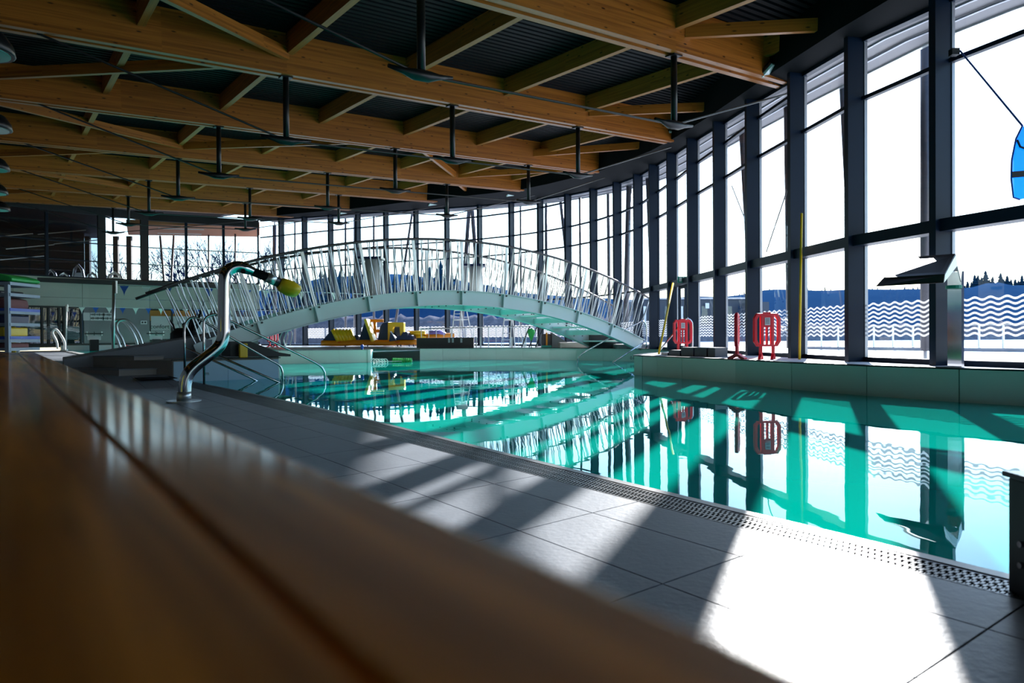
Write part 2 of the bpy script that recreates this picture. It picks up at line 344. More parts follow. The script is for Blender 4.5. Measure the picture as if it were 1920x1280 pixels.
# outer soffit and pale eave edge
so_ = empty('trim_2', (0, 0, 0), kind='structure')
mb = MB(); vs = []
for (b, e) in zip(FAC, EDGE):
    vs += [V(b[0], b[1], RZ(*b) + 0.06), V(e.x, e.y, RZ(*b) + 0.10), V(e.x, e.y, RZ(*b) + 0.75)]
for i in range(len(FAC) - 1):
    k = 3 * i; mb.f += [(k, k + 1, k + 4, k + 3), (k + 1, k + 2, k + 5, k + 4)]
mb.v = vs; mb.build('soffit', mat('grey_soffit', (0.16, 0.155, 0.17), 0.5), so_)
for i in range(len(FAC) - 1):
    for q in (0.3, 0.62):
        a = Vector(FAC[i]).lerp(EDGE[i], q); b = Vector(FAC[i + 1]).lerp(EDGE[i + 1], q)
        MB().bar(V(a.x, a.y, RZ(*FAC[i]) + 0.04), V(b.x, b.y, RZ(*FAC[i + 1]) + 0.04), 0.05, 0.03).build('soffit_slat', M_FRAMEL, so_)
    a = EDGE[i]; b = EDGE[i + 1]
    MB().bar(V(a.x, a.y, RZ(*FAC[i]) + 0.06), V(b.x, b.y, RZ(*FAC[i + 1]) + 0.06), 0.08, 0.12).build('eave_edge', M_SATIN, so_)

# ------------------------------------------------------------------ curved glass facade: one window per bay
def wave_mesh(mb, p0, p1, z, amp, wl, th, off):
    L = (p1 - p0).length; d = (p1 - p0) / L; n = max(8, int(L / wl * 8)); vs = []
    for i in range(n + 1):
        x = L * i / n; q = p0 + d * x + off; zz = z + amp * math.sin(2 * math.pi * x / wl)
        vs += [V(q.x, q.y, zz - th / 2), V(q.x, q.y, zz + th / 2)]
    mb.add(vs, [(2 * i, 2 * i + 1, 2 * i + 3, 2 * i + 2) for i in range(n)])
ZT1, ZT2, ZT3, ZT4 = 2.85, 5.42, 6.38, 7.62
for i in range(len(FAC) - 1):
    a = Vector(FAC[i] + (0,)); b = Vector(FAC[i + 1] + (0,)); d = (b - a).normalized(); inn = V(-d.y, d.x, 0)
    w_ = empty('window_%d' % (i + 1), (a.x, a.y, ZU), kind='structure')
    zt = RZ(a.x, a.y)
    # deep inner column stands at a
    c = a + inn * 0.17
    MB().box((c.x, c.y, (ZU + zt) / 2 + 0.05), (0.13, 0.36, zt - ZU + 0.1), math.atan2(d.y, d.x)).build('column', M_FRAME, w_)
    MB().box((a.x, a.y, (ZU + zt) / 2 + 0.05), (0.16, 0.06, zt - ZU + 0.1), math.atan2(d.y, d.x)).build('cover_strip', M_FRAMEL if i < 13 else M_FRAME, w_)
    rows = [ZU + 0.02, ZT1, ZT2]
    if i >= 5 or True:
        for z in (ZT3, ZT4):
            if z < zt - 0.25: rows.append(z)
    rows.append(zt + 0.05)
    for j, z in enumerate(rows[:-1]):
        q0 = V(a.x, a.y, z); q1 = V(b.x, b.y, z)
        MB().add([q0, q1, V(b.x, b.y, rows[j + 1]), V(a.x, a.y, rows[j + 1])], [(0, 1, 2, 3)]).build('glass_pane', M_GLASS, w_)
        if j == 1 and i < 14:
            MB().bar(q0 + inn * 0.12 - V(0, 0, 0.20), q1 + inn * 0.12 - V(0, 0, 0.20), 0.30, 0.20).build('transom', M_FRAME, w_)
        elif j > 0:
            MB().bar(q0 + inn * 0.03 - V(0, 0, 0.04), q1 + inn * 0.03 - V(0, 0, 0.04), 0.10, 0.07).build('transom', M_FRAME, w_)
        else:
            MB().bar(q0 - V(0, 0, 0.02), q1 - V(0, 0, 0.02), 0.12, 0.09).build('sill', M_FRAME, w_)
    MB().bar(V(a.x, a.y, zt - 0.05), V(b.x, b.y, RZ(b.x, b.y) - 0.05), 0.14, 0.12).build('head_rail', M_FRAME, w_)
    wm = MB()
    if 5 <= i <= 25:
        for q in range(8):
            wave_mesh(wm, a + d * 0.05, b - d * 0.05, 0.985 + q * 0.080, 0.021, 0.25, 0.034, inn * 0.02)
        wm.build('wave_decal', M_FILM, w_)
# door leaf in the bay near the exit sign
i = 11
a = Vector(FAC[i] + (0,)); b = Vector(FAC[i + 1] + (0,)); d = (b - a).normalized(); inn = V(-d.y, d.x, 0)
dr = empty('door_1', (a.x, a.y, ZU), kind='structure')
for u in (0.45, 1.15, 1.85):
    p = a + d * u + inn * 0.05; MB().box((p.x, p.y, ZU + 1.07), (0.08, 0.08, 2.1), math.atan2(d.y, d.x)).build('door_stile', M_FRAME, dr)
for z in (ZU + 0.08, ZU + 2.08):
    MB().bar(a + d * 0.45 + inn * 0.05 + V(0, 0, z), a + d * 1.85 + inn * 0.05 + V(0, 0, z), 0.08, 0.09).build('door_rail', M_FRAME, dr)
MB().tube([a + d * 1.0 + inn * 0.14 + V(0, 0, ZU + 0.8), a + d * 1.0 + inn * 0.14 + V(0, 0, ZU + 1.5)], 0.018).build('door_handle', M_STEELBLK, dr)
ep = onz(1279, 524, 0) if False else at(1279, 524, 22.9)
ex = MB().box(ep, (0.30, 0.04, 0.20)).build('exit_sign', M_TEAL, origin=ep, label='small green exit pictogram sign on the transom over the glass door', cat='sign')
mb = MB(); mb.box(ep + V(0.03, -0.03, -0.01), (0.05, 0.01, 0.10)); mb.box(ep + V(0.04, -0.03, 0.06), (0.04, 0.01, 0.04)); mb.box(ep + V(-0.06, -0.03, 0), (0.08, 0.01, 0.13))
mb.build('pictogram', M_WHITEF, ex)

# ------------------------------------------------------------------ left wall: glazed upper storey, concrete band, ground storey
ZB0, ZB1 = 2.86, 4.52
wl = empty('wall_left', (LW[2][0], LW[2][1], ZB0), kind='structure')
def lwp(u):                        # distance along LW from its right end
    for p, q in zip(LW[:-1], LW[1:]):
        a = Vector(p); b = Vector(q); L = (b - a).length
        if u <= L: return a + (b - a) * (u / L)
        u -= L
    return Vector(LW[-1])
def lwpx(px):                      # wall point seen at pixel column px
    best = None
    for k in range(0, 2400):
        u = k * 0.01; p = lwp(u); x = 960 + F * p.x / p.y
        if x <= px: return p, u
    return lwp(24), 24
def wallbox(mt, name, pxa, pxb, z0, z1, th=0.25, off=0.0, parent=wl, **kw):
    (pa, ua), (pb, ub) = lwpx(pxa), lwpx(pxb)
    us = sorted([ua, ub]); acc = [us[0]]; L = 0
    for p, q in zip(LW[:-1], LW[1:]):
        L += (Vector(q) - Vector(p)).length
        if us[0] < L < us[1]: acc.append(L)
    acc.append(us[1]); mb = MB()
    for ua, ub in zip(acc[:-1], acc[1:]):
        p = lwp(ua); q = lwp(ub); d = (q - p).normalized(); n = Vector((-d.y, d.x))     # towards the camera side
        if n.y > 0: n = -n
        P = [p + n * off, q + n * off, q + n * (off - th), p + n * (off - th)]
        mb.prism([(v.x, v.y) for v in P], z0, z1)
    return mb.build(name, mt, parent, **kw)
for (xa, xb) in ((-160, 25), (25, 155), (155, 281), (281, 487)):
    wallbox(M_CONC, 'concrete_panel', xa + 0.8, xb, ZB0 + 0.52, ZB1)
    wallbox(M_CONC, 'concrete_panel', xa + 0.8, xb, ZB0, ZB0 + 0.50)
wallbox(M_CONCD, 'concrete_panel', 158, 281, 0.62, ZB0 - 0.01)
wallbox(M_BLACK, 'lintel', -160, 156, ZB0 - 0.08, ZB0 + 0.01, 0.3, 0.03)
wallbox(M_BLACK, 'lintel', 283, 487, ZB0 - 0.10, ZB0 + 0.01, 0.3, 0.03)
wallbox(M_BLACK, 'plinth', -160, 487, 0.55, 0.72, 0.3, 0.06)
wallbox(M_FRAME, 'sill', -160, 487, ZB1, ZB1 + 0.07, 0.3, 0.04)
# upper windows of the left wall
cols = [-160, -40, 90, 193, 273, 351, 421, 487]
def dpt(p, off):   # toward the room
    v = Vector((0, 0)) - p; v.normalize(); return p + v * off
for i in range(len(cols) - 1):
    xa, xb = cols[i], cols[i + 1]; pa = lwpx(xa)[0]
    w_ = empty('window_%d' % (40 + i), (pa.x, pa.y, ZB1), kind='structure')
    for j, (z0, z1) in enumerate(((ZB1 + 0.07, 5.55), (5.55, 6.6), (6.6, 8.4))):
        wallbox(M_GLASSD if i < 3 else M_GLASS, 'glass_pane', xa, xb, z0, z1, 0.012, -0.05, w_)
        if j: wallbox(M_FRAMEL if i > 3 else M_FRAME, 'transom', xa, xb, z0 - 0.03, z0 + 0.03, 0.08, 0.0, w_)
    wd = 14 if xb in (193, 273) else 5
    wallbox(M_BLACK if wd > 6 else M_FRAME, 'column', xb - wd / 2, xb + wd / 2 if xb < 487 else 487, ZB1, RZ(pa.x, pa.y) + 0.1, 0.25, 0.08, w_)
wallbox(M_BLACK, 'head_beam', -160, 487, 8.28, 8.75, 0.3, 0.1)
# room behind the dark part of the upper storey
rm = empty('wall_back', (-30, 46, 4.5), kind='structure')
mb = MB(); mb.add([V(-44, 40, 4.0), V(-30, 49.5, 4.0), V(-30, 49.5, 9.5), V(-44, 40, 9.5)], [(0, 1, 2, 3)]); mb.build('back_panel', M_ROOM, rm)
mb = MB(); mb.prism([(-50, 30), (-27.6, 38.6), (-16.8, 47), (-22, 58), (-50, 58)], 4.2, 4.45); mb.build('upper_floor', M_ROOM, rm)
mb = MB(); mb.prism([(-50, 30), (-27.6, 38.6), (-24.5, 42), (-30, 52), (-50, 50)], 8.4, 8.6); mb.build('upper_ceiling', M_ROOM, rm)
for q, (px, z) in enumerate(((20, 7.3), (60, 6.6), (120, 7.5), (150, 6.9), (40, 5.9))):
    p = at(px, 500, 44); MB().bar(V(p.x - 1.6, p.y, z), V(p.x + 1.4, p.y, z + 0.25), 0.05, 0.05).build('ceiling_rail', M_FRAMEL, rm)
for px in (138, 165, 218, 243):
    p = at(px, 500, 50); MB().box((p.x, p.y, 6.3), (0.35, 0.2, 3.9)).build('column', M_ROOM, rm)
p = at(222, 431, 48); MB().box((p.x, p.y, 6.1 + 2.1), (0.1, 0.1, 0.1)).build('bracket', M_BLACK, rm)
# shiny room things behind the upper windows
for j, (px, py, wd, ht, mt, nm) in enumerate(((96, 508, 0.75, 0.9, M_FRAMEL, 'pale'), (121, 512, 0.75, 0.7, M_SATIN, 'dark'), (147, 500, 0.75, 1.2, M_FRAMEL, 'tall'), (173, 513, 0.7, 0.7, M_SATIN, 'striped'), (215, 514, 1.1, 0.7, M_SATIN, 'round'))):
    p = at(px, py, 44.5); z0 = 4.45
    mb = MB(); mb.tube([V(p.x - wd / 2, p.y, z0 + ht * 0.15), V(p.x - wd * 0.3, p.y, z0 + ht * 0.8), V(p.x, p.y, z0 + ht), V(p.x + wd * 0.3, p.y, z0 + ht * 0.75), V(p.x + wd / 2, p.y, z0 + ht * 0.1)], 0.09, 6)
    mb.box((p.x, p.y, z0 + ht * 0.3), (wd * 0.7, 0.1, ht * 0.6))
    mb.build('fitness_machine', mt, origin=V(p.x, p.y, z0), label='%s gym machine behind the upper storey windows, %s from the left' % (nm, ('first', 'second', 'third', 'fourth', 'fifth')[j]), cat='machine', group='gym machines upstairs')
# ground storey: dark glazed doors at left
g2 = empty('door_2', (*lwpx(90)[0], 0.6), kind='structure')
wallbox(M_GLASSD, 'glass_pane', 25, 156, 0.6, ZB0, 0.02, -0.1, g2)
for px in (27, 52, 80, 92, 112, 121, 153): wallbox(M_BLACK, 'door_stile', px - 2, px + 2, 0.6, ZB0, 0.12, 0.0, g2)
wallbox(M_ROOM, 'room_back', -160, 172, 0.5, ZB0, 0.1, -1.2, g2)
for (xa, xb) in ((48, 64), (84, 110), (122, 150)):
    (pa, _), (pb, _) = lwpx(xa), lwpx(xb); mb = MB()
    n = Vector((-(pb - pa).y, (pb - pa).x)).normalized()
    if n.y > 0: n = -n
    for q in range(9): wave_mesh(mb, V(*pa, 0), V(*pb, 0), 1.25 + q * 0.085 - 0.25, 0.012, 0.16, 0.022, V(n.x, n.y, 0) * 0.02)
    mb.build('wave_decal', M_GREYP, g2)
# ground storey: frosted window with lettering at right of the wall
g3 = empty('window_60', (*lwpx(380)[0], 0.6), kind='structure')
for (xa, xb) in ((284, 321), (325, 362), (366, 400), (404, 440), (444, 487)):
    wallbox(M_FROST, 'frosted_pane', xa, xb, 0.95, 2.38, 0.03, -0.05, g3)
    wallbox(M_BLACK, 'mullion', xb, xb + 4 if xb < 487 else 487, 0.6, ZB0 - 0.1, 0.1, 0.0, g3)
wallbox(M_ORW, 'orange_cupboard', 284, 370, 2.1, 2.75, 0.1, -0.6, g3)
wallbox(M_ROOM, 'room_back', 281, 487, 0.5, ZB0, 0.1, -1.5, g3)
def onwall(px, z, off=0.03):
    p = lwpx(px)[0]; q = lwpx(px - 2)[0]; d = (q - p).normalized(); n = Vector((-d.y, d.x))
    if n.y > 0: n = -n
    p = p + n * off; return V(p.x, p.y, z), V(n.x, n.y, 0)
p, n = onwall(300, 1.72); text('lettering', 'confort', 0.36, p, n, M_INK, g3)
p, n = onwall(336, 1.95); text('lettering', 'di', 0.30, p, n, M_INK, g3)
p, n = onwall(352, 1.72); text('lettering', 'zone', 0.36, p, n, M_YEL, g3)
for (xa, xb) in ((285, 320), (326, 346)):
    mb = MB(); pa, n = onwall(xa, 0); pb, _ = onwall(xb, 0)
    for q in range(7): wave_mesh(mb, V(pa.x, pa.y, 0), V(pb.x, pb.y, 0), 0.98 + q * 0.085, 0.012, 0.16, 0.02, V(0, 0, 0))
    mb.build('wave_decal', M_INK, g3)
# signs on the concrete
p, n = onwall(185, 2.30, 0.04); yaw = math.atan2(n.y, n.x) + math.pi / 2
sg = empty('rules_sign', p, 'wide white pictogram notice board on the grey wall under the pennants', 'sign')
for dx, wd in ((-0.62, 0.34), (-0.1, 0.66), (0.5, 0.44)):
    MB().box(p + Matrix.Rotation(yaw, 3, 'Z') @ V(dx, 0, 0), (wd, 0.03, 0.46), yaw).build('sign_panel', M_PAPER, sg)
mb = MB()
for q in range(26):
    mb.box(p + Matrix.Rotation(yaw, 3, 'Z') @ V(-0.38 + (q % 13) * 0.085, 0.02 * (1 if Matrix.Rotation(yaw, 3, 'Z') @ V(0, 1, 0) @ n > 0 else -1), 0.12 - (q // 13) * 0.22), (0.055, 0.012, 0.07 + 0.03 * (q % 3)), yaw)
mb.build('pictograms', M_INK, sg, kind='stuff')
p, n = onwall(270, 1.98, 0.04)
s2 = empty('small_sign', p, 'small white sign with two round symbols on the grey wall', 'sign')
MB().box(p, (0.36, 0.03, 0.22), yaw).build('sign_panel', M_PAPER, s2)
mb = MB()
for dx in (-0.08, 0.08):
    c = p + Matrix.Rotation(yaw, 3, 'Z') @ V(dx, 0, 0) + n * 0.015
    mb.tube([c, c + n * 0.01], 0.055, 10)
mb.build('symbol', M_INK, s2)

# other walls of the hall (behind and left of the camera)
mb = MB(); P = [ST(-9, -7), ST(48, -7)]
mb.add([V(P[0].x, P[0].y, -0.3), V(P[1].x, P[1].y, 0), V(P[1].x, P[1].y, 10), V(P[0].x, P[0].y, 8)], [(0, 1, 2, 3)]); mb.build('wall_side', M_CONCD, kind='structure')
mb = MB(); P = [ST(-9, -7), V(13.2, -1.0, 0)]
mb.add([V(P[0].x, P[0].y, -0.3), V(P[1].x, P[1].y, -0.3), V(P[1].x, P[1].y, 7), V(P[0].x, P[0].y, 7)], [(0, 1, 2, 3)]); mb.build('wall_front', M_CONCD, kind='structure')

# ------------------------------------------------------------------ near deck
def dz(s, t):
    z = 0.0 if s < 16 else (0.34 * (s - 16) / 5 if s < 21 else 0.34)
    return z - (0.03 * (3.09 - t) if t > -1 else 0.1227) * (1 if s < 16 else max(0, 1 - (s - 16) / 5))
mb = MB(); ss = [-9, 0, 8, 16, 18.5, 21, 47.5]; tt = [-7, -1, 1, 3.09]
vs = [V(*ST(s, t).xy, dz(s, t) - 0.012) for s in ss for t in tt]
mb.add(vs, [(i * 4 + j, i * 4 + j + 1, (i + 1) * 4 + j + 1, (i + 1) * 4 + j) for i in range(len(ss) - 1) for j in range(3)])
floor = mb.build('floor', M_GROUT, kind='structure')
def tile_obj(s0_, s1_, ta, tb):
    g = 0.004
    pts = [ST(s0_ + g, ta + g), ST(s0_ + g, tb - g), ST(s1_ - g, tb - g), ST(s1_ - g, ta + g)]; st = [(s0_, ta), (s0_, tb), (s1_, tb), (s1_, ta)]
    vs = [V(p.x, p.y, dz(*q) - 0.01) for p, q in zip(pts, st)] + [V(p.x, p.y, dz(*q)) for p, q in zip(pts, st)]
    return MB().add(vs, [(4, 5, 6, 7), (0, 1, 5, 4), (1, 2, 6, 5), (2, 3, 7, 6), (3, 0, 4, 7)]).build('tile', M_TILE, floor)
tl = [3.09, 2.72, 2.20, 1.68, 1.16, 0.64, 0.12, -0.4]
for j in range(len(tl) - 1):
    s = -1.99
    while s < 16:
        tile_obj(s, min(s + 0.995, 16), tl[j + 1], tl[j]); s += 0.995
mb = MB()      # tiles beyond, too small to pick apart
for j in range(-14, 7):
    for q in range(0, 32):
        if j >= 0 or q < 0: pass
        sa = 16 + q; ta = -0.4 - 7 * 0 + 0.0
tj = -7.0
while tj < 3.05:
    tb = min(tj + 0.52, 3.09)
    sa = 16.0
    while sa < 47:
        sb = min(sa + 0.995, 47.5)
        if sa < 16.9 and sb > 21: pass
        vs = [V(*ST(a_ + (0.004 if a_ == sa else -0.004), b_ + (0.004 if b_ == tj else -0.004)).xy, dz(a_, b_)) for a_, b_ in ((sa, tj), (sa, tb), (sb, tb), (sb, tj))]
        if not (tj > 1.2 and 0): mb.add(vs, [(0, 1, 2, 3)])
        sa = sb
    tj = tb
tj = -7.0
while tj < -0.45:
    tb = min(tj + 0.52, -0.4); sa = -9.0
    while sa < 16:
        sb = min(sa + 0.995, 16)
        vs = [V(*ST(a_ + (0.004 if a_ == sa else -0.004), b_ + (0.004 if b_ == tj else -0.004)).xy, dz(a_, b_)) for a_, b_ in ((sa, tj), (sa, tb), (sb, tb), (sb, tj))]
        mb.add(vs, [(0, 1, 2, 3)]); sa = sb
    tj = tb
mb.build('far_tile', M_TILE, floor, kind='stuff')

# pool edge: t of the water line as a function of s
EDG = [(-9, 3.2), (-4, 3.3), (1, 3.40), (5, 3.52), (7, 3.60), (10, 3.68), (13, 3.66), (17.95, 3.55)]
def te(s):
    for (a, b), (c, d) in zip(EDG[:-1], EDG[1:]):
        if s <= c: return b + (d - b) * (s - a) / (c - a)
    return EDG[-1][1]
ck = empty('trim_3', (*ST(8, 3.2).xy, 0), kind='structure')
S_ = [-9 + i * 0.77 for i in range(36)]; S_[-1] = 17.95
mb = MB(); vs = []
for s in S_:
    a = te(s)
    for t, z in ((3.09, 0.0), (3.10, -0.05), (a - 0.10, -0.05), (a - 0.10, 0.002), (a - 0.03, 0.002), (a + 0.02, -0.05), (a + 0.05, -1.3)):
        vs.append(V(*ST(s, t).xy, z))
n_ = 7; mb.add(vs, [(i * n_ + j, i * n_ + j + 1, (i + 1) * n_ + j + 1, (i + 1) * n_ + j) for i in range(len(S_) - 1) for j in range(n_ - 1)])
mb.build('coping', mat('dark_coping', (0.10, 0.105, 0.11), 0.35), ck)
gr = empty('overflow_grating', (*ST(8, 3.3).xy, 0), 'long black slotted overflow grating between the tiles and the near pool', 'grating')
mb = MB(); s = -2.0
while s < 17.9:
    a = te(s) - 0.105
    if s < 9:
        q = 3.11; k = 0
        while q < a - 0.02:
            o_ = 0.012 * (k % 2); mb.box(V(*ST(s + o_, q + 0.012).xy, -0.006), (0.026, 0.012, 0.010), PHI); q += 0.03; k += 1
        mb.bar(V(*ST(s + 0.018, 3.10).xy, -0.016), V(*ST(s + 0.018, a).xy, -0.016), 0.007, 0.010)
        s += 0.030
    else:
        mb.bar(V(*ST(s, 3.10).xy, -0.012), V(*ST(s, a).xy, -0.012), 0.014, 0.012); s += 0.05
mb.build('grating_bars', mat('black_grating', (0.03, 0.032, 0.036), 0.28, 0.1), gr, kind='stuff')
for q in (0.0, 0.33, 0.66, 1.0):
    mb = MB()
    for a, b in zip(S_[8:-1], S_[9:]):
        ta = 3.105 + (te(a) - 0.115 - 3.105) * q; tb = 3.105 + (te(b) - 0.115 - 3.105) * q
        mb.bar(V(*ST(a, ta).xy, -0.02), V(*ST(b, tb).xy, -0.02), 0.012, 0.018)
    mb.build('grating_rail', M_STEELBLK, gr)

# ------------------------------------------------------------------ pool shells and water
def pxY(px, Y): return (Y * (px - 960) / F, Y)
MW = [pxY(787, 31.0), pxY(830, 31.15), pxY(880, 31.2), pxY(930, 31.1), pxY(980, 30.8), pxY(1030, 30.3), pxY(1080, 29.6), pxY(1130, 28.7), pxY(1175, 27.8), pxY(1212, 27.1), pxY(1262, 26.2)]
IS = [(4.2, 21.0), (3.75, 19.9), (3.36, 19.0), (3.25, 18.5), (3.38, 18.05), (3.66, 17.6), (4.07, 16.7), (4.8, 15.0), (5.28, 13.2), (5.95, 11.75), (6.72, 10.55), (7.27, 9.95), (8.0, 8.3), (8.9, 6.3), (9.9, 4.3), (11, 2.3), (12.2, 0.4)]
mb = MB(); mb.add([V(-34, -6, -1.3), V(16, -6, -1.3), V(16, 55, -1.3), V(-34, 55, -1.3)], [(0, 1, 2, 3)]); mb.build('floor_basin', M_BASIN, kind='structure')
# near pool water
wpoly = [ST(s, te(s) - 0.005) for s in S_] + [ST(17.95, 5.66), V(*pxY(522, 27.6), 0), V(*pxY(691, 28.6), 0), V(*pxY(700, 31), 0), V(*MW[0], 0), V(*MW[3], 0), V(*MW[6], 0), V(*MW[9], 0), V(6.0, 25.8, 0), V(9, 22, 0), V(9, 10, 0), V(13, 0, 0), V(13, -6, 0)]
mb = MB(); mb.add([V(p.x, p.y, ZW) for p in wpoly], [tuple(range(len(wpoly)))])
mb.build('water_surface', M_WATER, label='calm turquoise water of the near curved pool mirroring the windows', cat='water', kind='stuff')
# middle upper deck
ud = [(-17.2, 46.2), (-16.5, 42.5), (-12.6, 38.4), (-7.0, 36.5), (-4.4, 33.5), MW[0]] + MW[1:] + [(5.9, 25.2)] + [(x + 0.5, y + 0.2) for x, y in FAC[13:]] 
mb = MB(); mb.prism([(x, y + 0.02) for x, y in ud], -1.3, ZU); dk2 = mb.build('floor_upper', M_SNOW if False else mat('pale_deck', (0.42, 0.43, 0.45), 0.35, nscale=2, noise_amt=0.1), kind='structure')
w2 = empty('wall_pool', (MW[0][0], MW[0][1], 0), kind='structure')
def panel(a, b, z0, z1, mt, par, th=0.08, name='wall_panel', gap=0.003):
    a = Vector(a); b = Vector(b); d = (b - a).normalized(); n = Vector((-d.y, d.x)) * th; g = d * gap
    # put thickness away from the camera
    if n.dot(a) < 0: n = -n
    return MB().prism([tuple(a + g), tuple(b - g), tuple(b - g + n), tuple(a + g + n)], z0, z1).build(name, mt, par)
for a, b in zip(MW[:-1], MW[1:]): panel(a, b, -1.3, ZU - 0.01, M_MINT, w2)
mb = MB()
for a, b in zip(MW[:-1], MW[1:]): mb.bar(V(*a, ZU - 0.005) + V(0, 0.05, 0), V(*b, ZU - 0.005) + V(0, 0.05, 0), 0.22, 0.025)
mb.build('coping', M_STEELBLK, w2)
p = at(1191, 671, 27.35); text('depth_mark', '0.80m', 0.17, p, (0.25, -1, 0), M_INK, w2)
# left piece of the middle wall, thin, with its white end
a, b = pxY(522, 27.7), pxY(691, 28.6)
for q in range(3):
    u0_ = q / 3; u1 = (q + 1) / 3
    panel((a[0] + (b[0] - a[0]) * u0_, a[1] + (b[1] - a[1]) * u0_), (a[0] + (b[0] - a[0]) * u1, a[1] + (b[1] - a[1]) * u1), -1.3, ZU, M_MINT, w2, 0.25)
MB().prism([(a[0], a[1] + .26), (b[0], b[1] + .26), (b[0], b[1] + .30), (a[0], a[1] + .30)], -1.3, ZU - 0.01).build('backing', M_CONCD, w2)  # unseen, added to keep light from showing through the panel gaps
MB().box((b[0] + 0.05, b[1] + 0.1, -0.4), (0.12, 0.4, 1.78)).build('end_post', M_WHITE, w2)
MB().bar(V(a[0], a[1] + 0.12, ZU), V(b[0], b[1] + 0.12, ZU), 0.28, 0.02).build('coping', M_STEELBLK, w2)
# acrylic window in the pool wall between the two
c = MW[0]; ac = empty('window_70', (b[0], b[1], 0), kind='structure')
MB().add([V(b[0], b[1], -1.3), V(c[0], c[1], -1.3), V(c[0], c[1], ZW2 + 0.04), V(b[0], b[1], ZW2 + 0.04)], [(0, 1, 2, 3)]).build('acrylic_pane', M_ACRYL, ac)
MB().bar(V(b[0], b[1], ZW2 + 0.03), V(c[0], c[1], ZW2 + 0.03), 0.06, 0.03).build('top_rail', M_FRAMEL, ac)
# sports pool water, raised
sp_ = [ST(21.9, 2.75), ST(21.9, 5.66), V(*pxY(522, 27.8), 0), V(b[0], b[1] + 0.15, 0), V(c[0], c[1], 0), V(-4.4, 33.5, 0), V(-7.0, 36.5, 0), V(-12.6, 38.4, 0), V(-16.5, 42.5, 0), V(-17, 45.8, 0), V(-19.3, 44.6, 0), V(-22.0, 43.0, 0), ST(46.2, 2.75)]
mb = MB(); mb.add([V(p.x, p.y, ZW2) for p in sp_], [tuple(range(len(sp_)))])
mb.build('lap_pool_water', M_WATER, label='turquoise water of the far lap pool beyond the footbridge', cat='water', kind='stuff')
# lap pool surrounds
lp = empty('trim_4', (*ST(24, 2.7).xy, 0), kind='structure')
MB().bar(V(*ST(21.5, 2.70).xy, -0.2), V(*ST(46.2, 2.70).xy, -0.2), 0.28, 0.575).build('coping', mat('pale_coping', (0.45, 0.47, 0.48), 0.5), lp)
MB().bar(V(*ST(21.5, 2.86).xy, -1.3), V(*ST(46.2, 2.86).xy, -1.3), 0.04, 1.66).build('pool_side', M_MINT, lp)
MB().bar(V(*ST(46.3, 2.6).xy, -1.3), V(*ST(47.6, 13.2).xy, -1.3), 0.2, 1.93).build('pool_end', M_MINT, lp)

# island deck on the right with its panelled front
isl = empty('wall_right', (5.28, 13.2, 0), kind='structure')
ip = IS + [(13.2, 0.6)] + [(x - 0.02, y) for x, y in FAC[1:12]] + [(5.2, 22.6)]
mb = MB(); mb.prism(ip, -1.3, ZU - 0.012); mb.build('island_core', M_CONCD, isl)
mb = MB(); mb.prism(ip, ZU - 0.01, ZU); mb.build('island_deck', M_SNOW, isl)
for a, b in zip(IS[:-1], IS[1:]):
    av = Vector(a); bv = Vector(b); d = (bv - av).normalized(); n = Vector((d.y, -d.x))
    if n.dot(av) > 0: n = -n
    g = d * 0.005
    MB().prism([tuple(av + g), tuple(bv - g), tuple(bv - g + n * 0.05), tuple(av + g + n * 0.05)], -1.3, ZU - 0.02).build('wall_panel', M_MINTG, isl)
mb = MB()
for a, b in zip(IS[:-1], IS[1:]): mb.bar(V(*a, ZU - 0.02), V(*b, ZU - 0.02), 0.14, 0.026)
mb.build('coping', M_STEELBLK, isl)

# left platform by the bridge, front face on the near pool
pf = empty('wall_platform', (*ST(18, 4).xy, 0), kind='structure')
P = [ST(17.95, 3.2), ST(17.95, 5.66), ST(22.5, 5.66), ST(22.5, 2.2), ST(19.2, 2.2)]
mb = MB(); mb.prism([tuple(p.xy) for p in P], -1.3, ZU); mb.build('platform_core', M_STONE, pf)
for q in range(2):
    u0_ = 3.22 + q * 1.22; a = ST(17.93, u0_); b = ST(17.93, u0_ + 1.22); panel(tuple(a.xy), tuple(b.xy), -1.3, ZU - 0.03, mat('blue_lit_mint_panel', (0.42, 0.62, 0.80), 0.3) if q == 0 else MATS['blue_lit_mint_panel'], pf, 0.03)  # bluish light on the platform front is put into the panel colour
a = ST(17.95, 5.67); b = ST(22.5, 5.67); panel(tuple(a.xy), tuple(b.xy), -1.3, ZU - 0.03, M_MINT, pf, 0.03)
MB().bar(V(*ST(17.98, 3.2).xy, ZU), V(*ST(17.98, 5.7).xy, ZU), 0.2, 0.02).build('coping', M_STEELBLK, pf)
p = at(388, 700, 15.85); text('depth_mark', 'm', 0.12, p, (0.5862, -0.8102, 0), M_INK, pf)
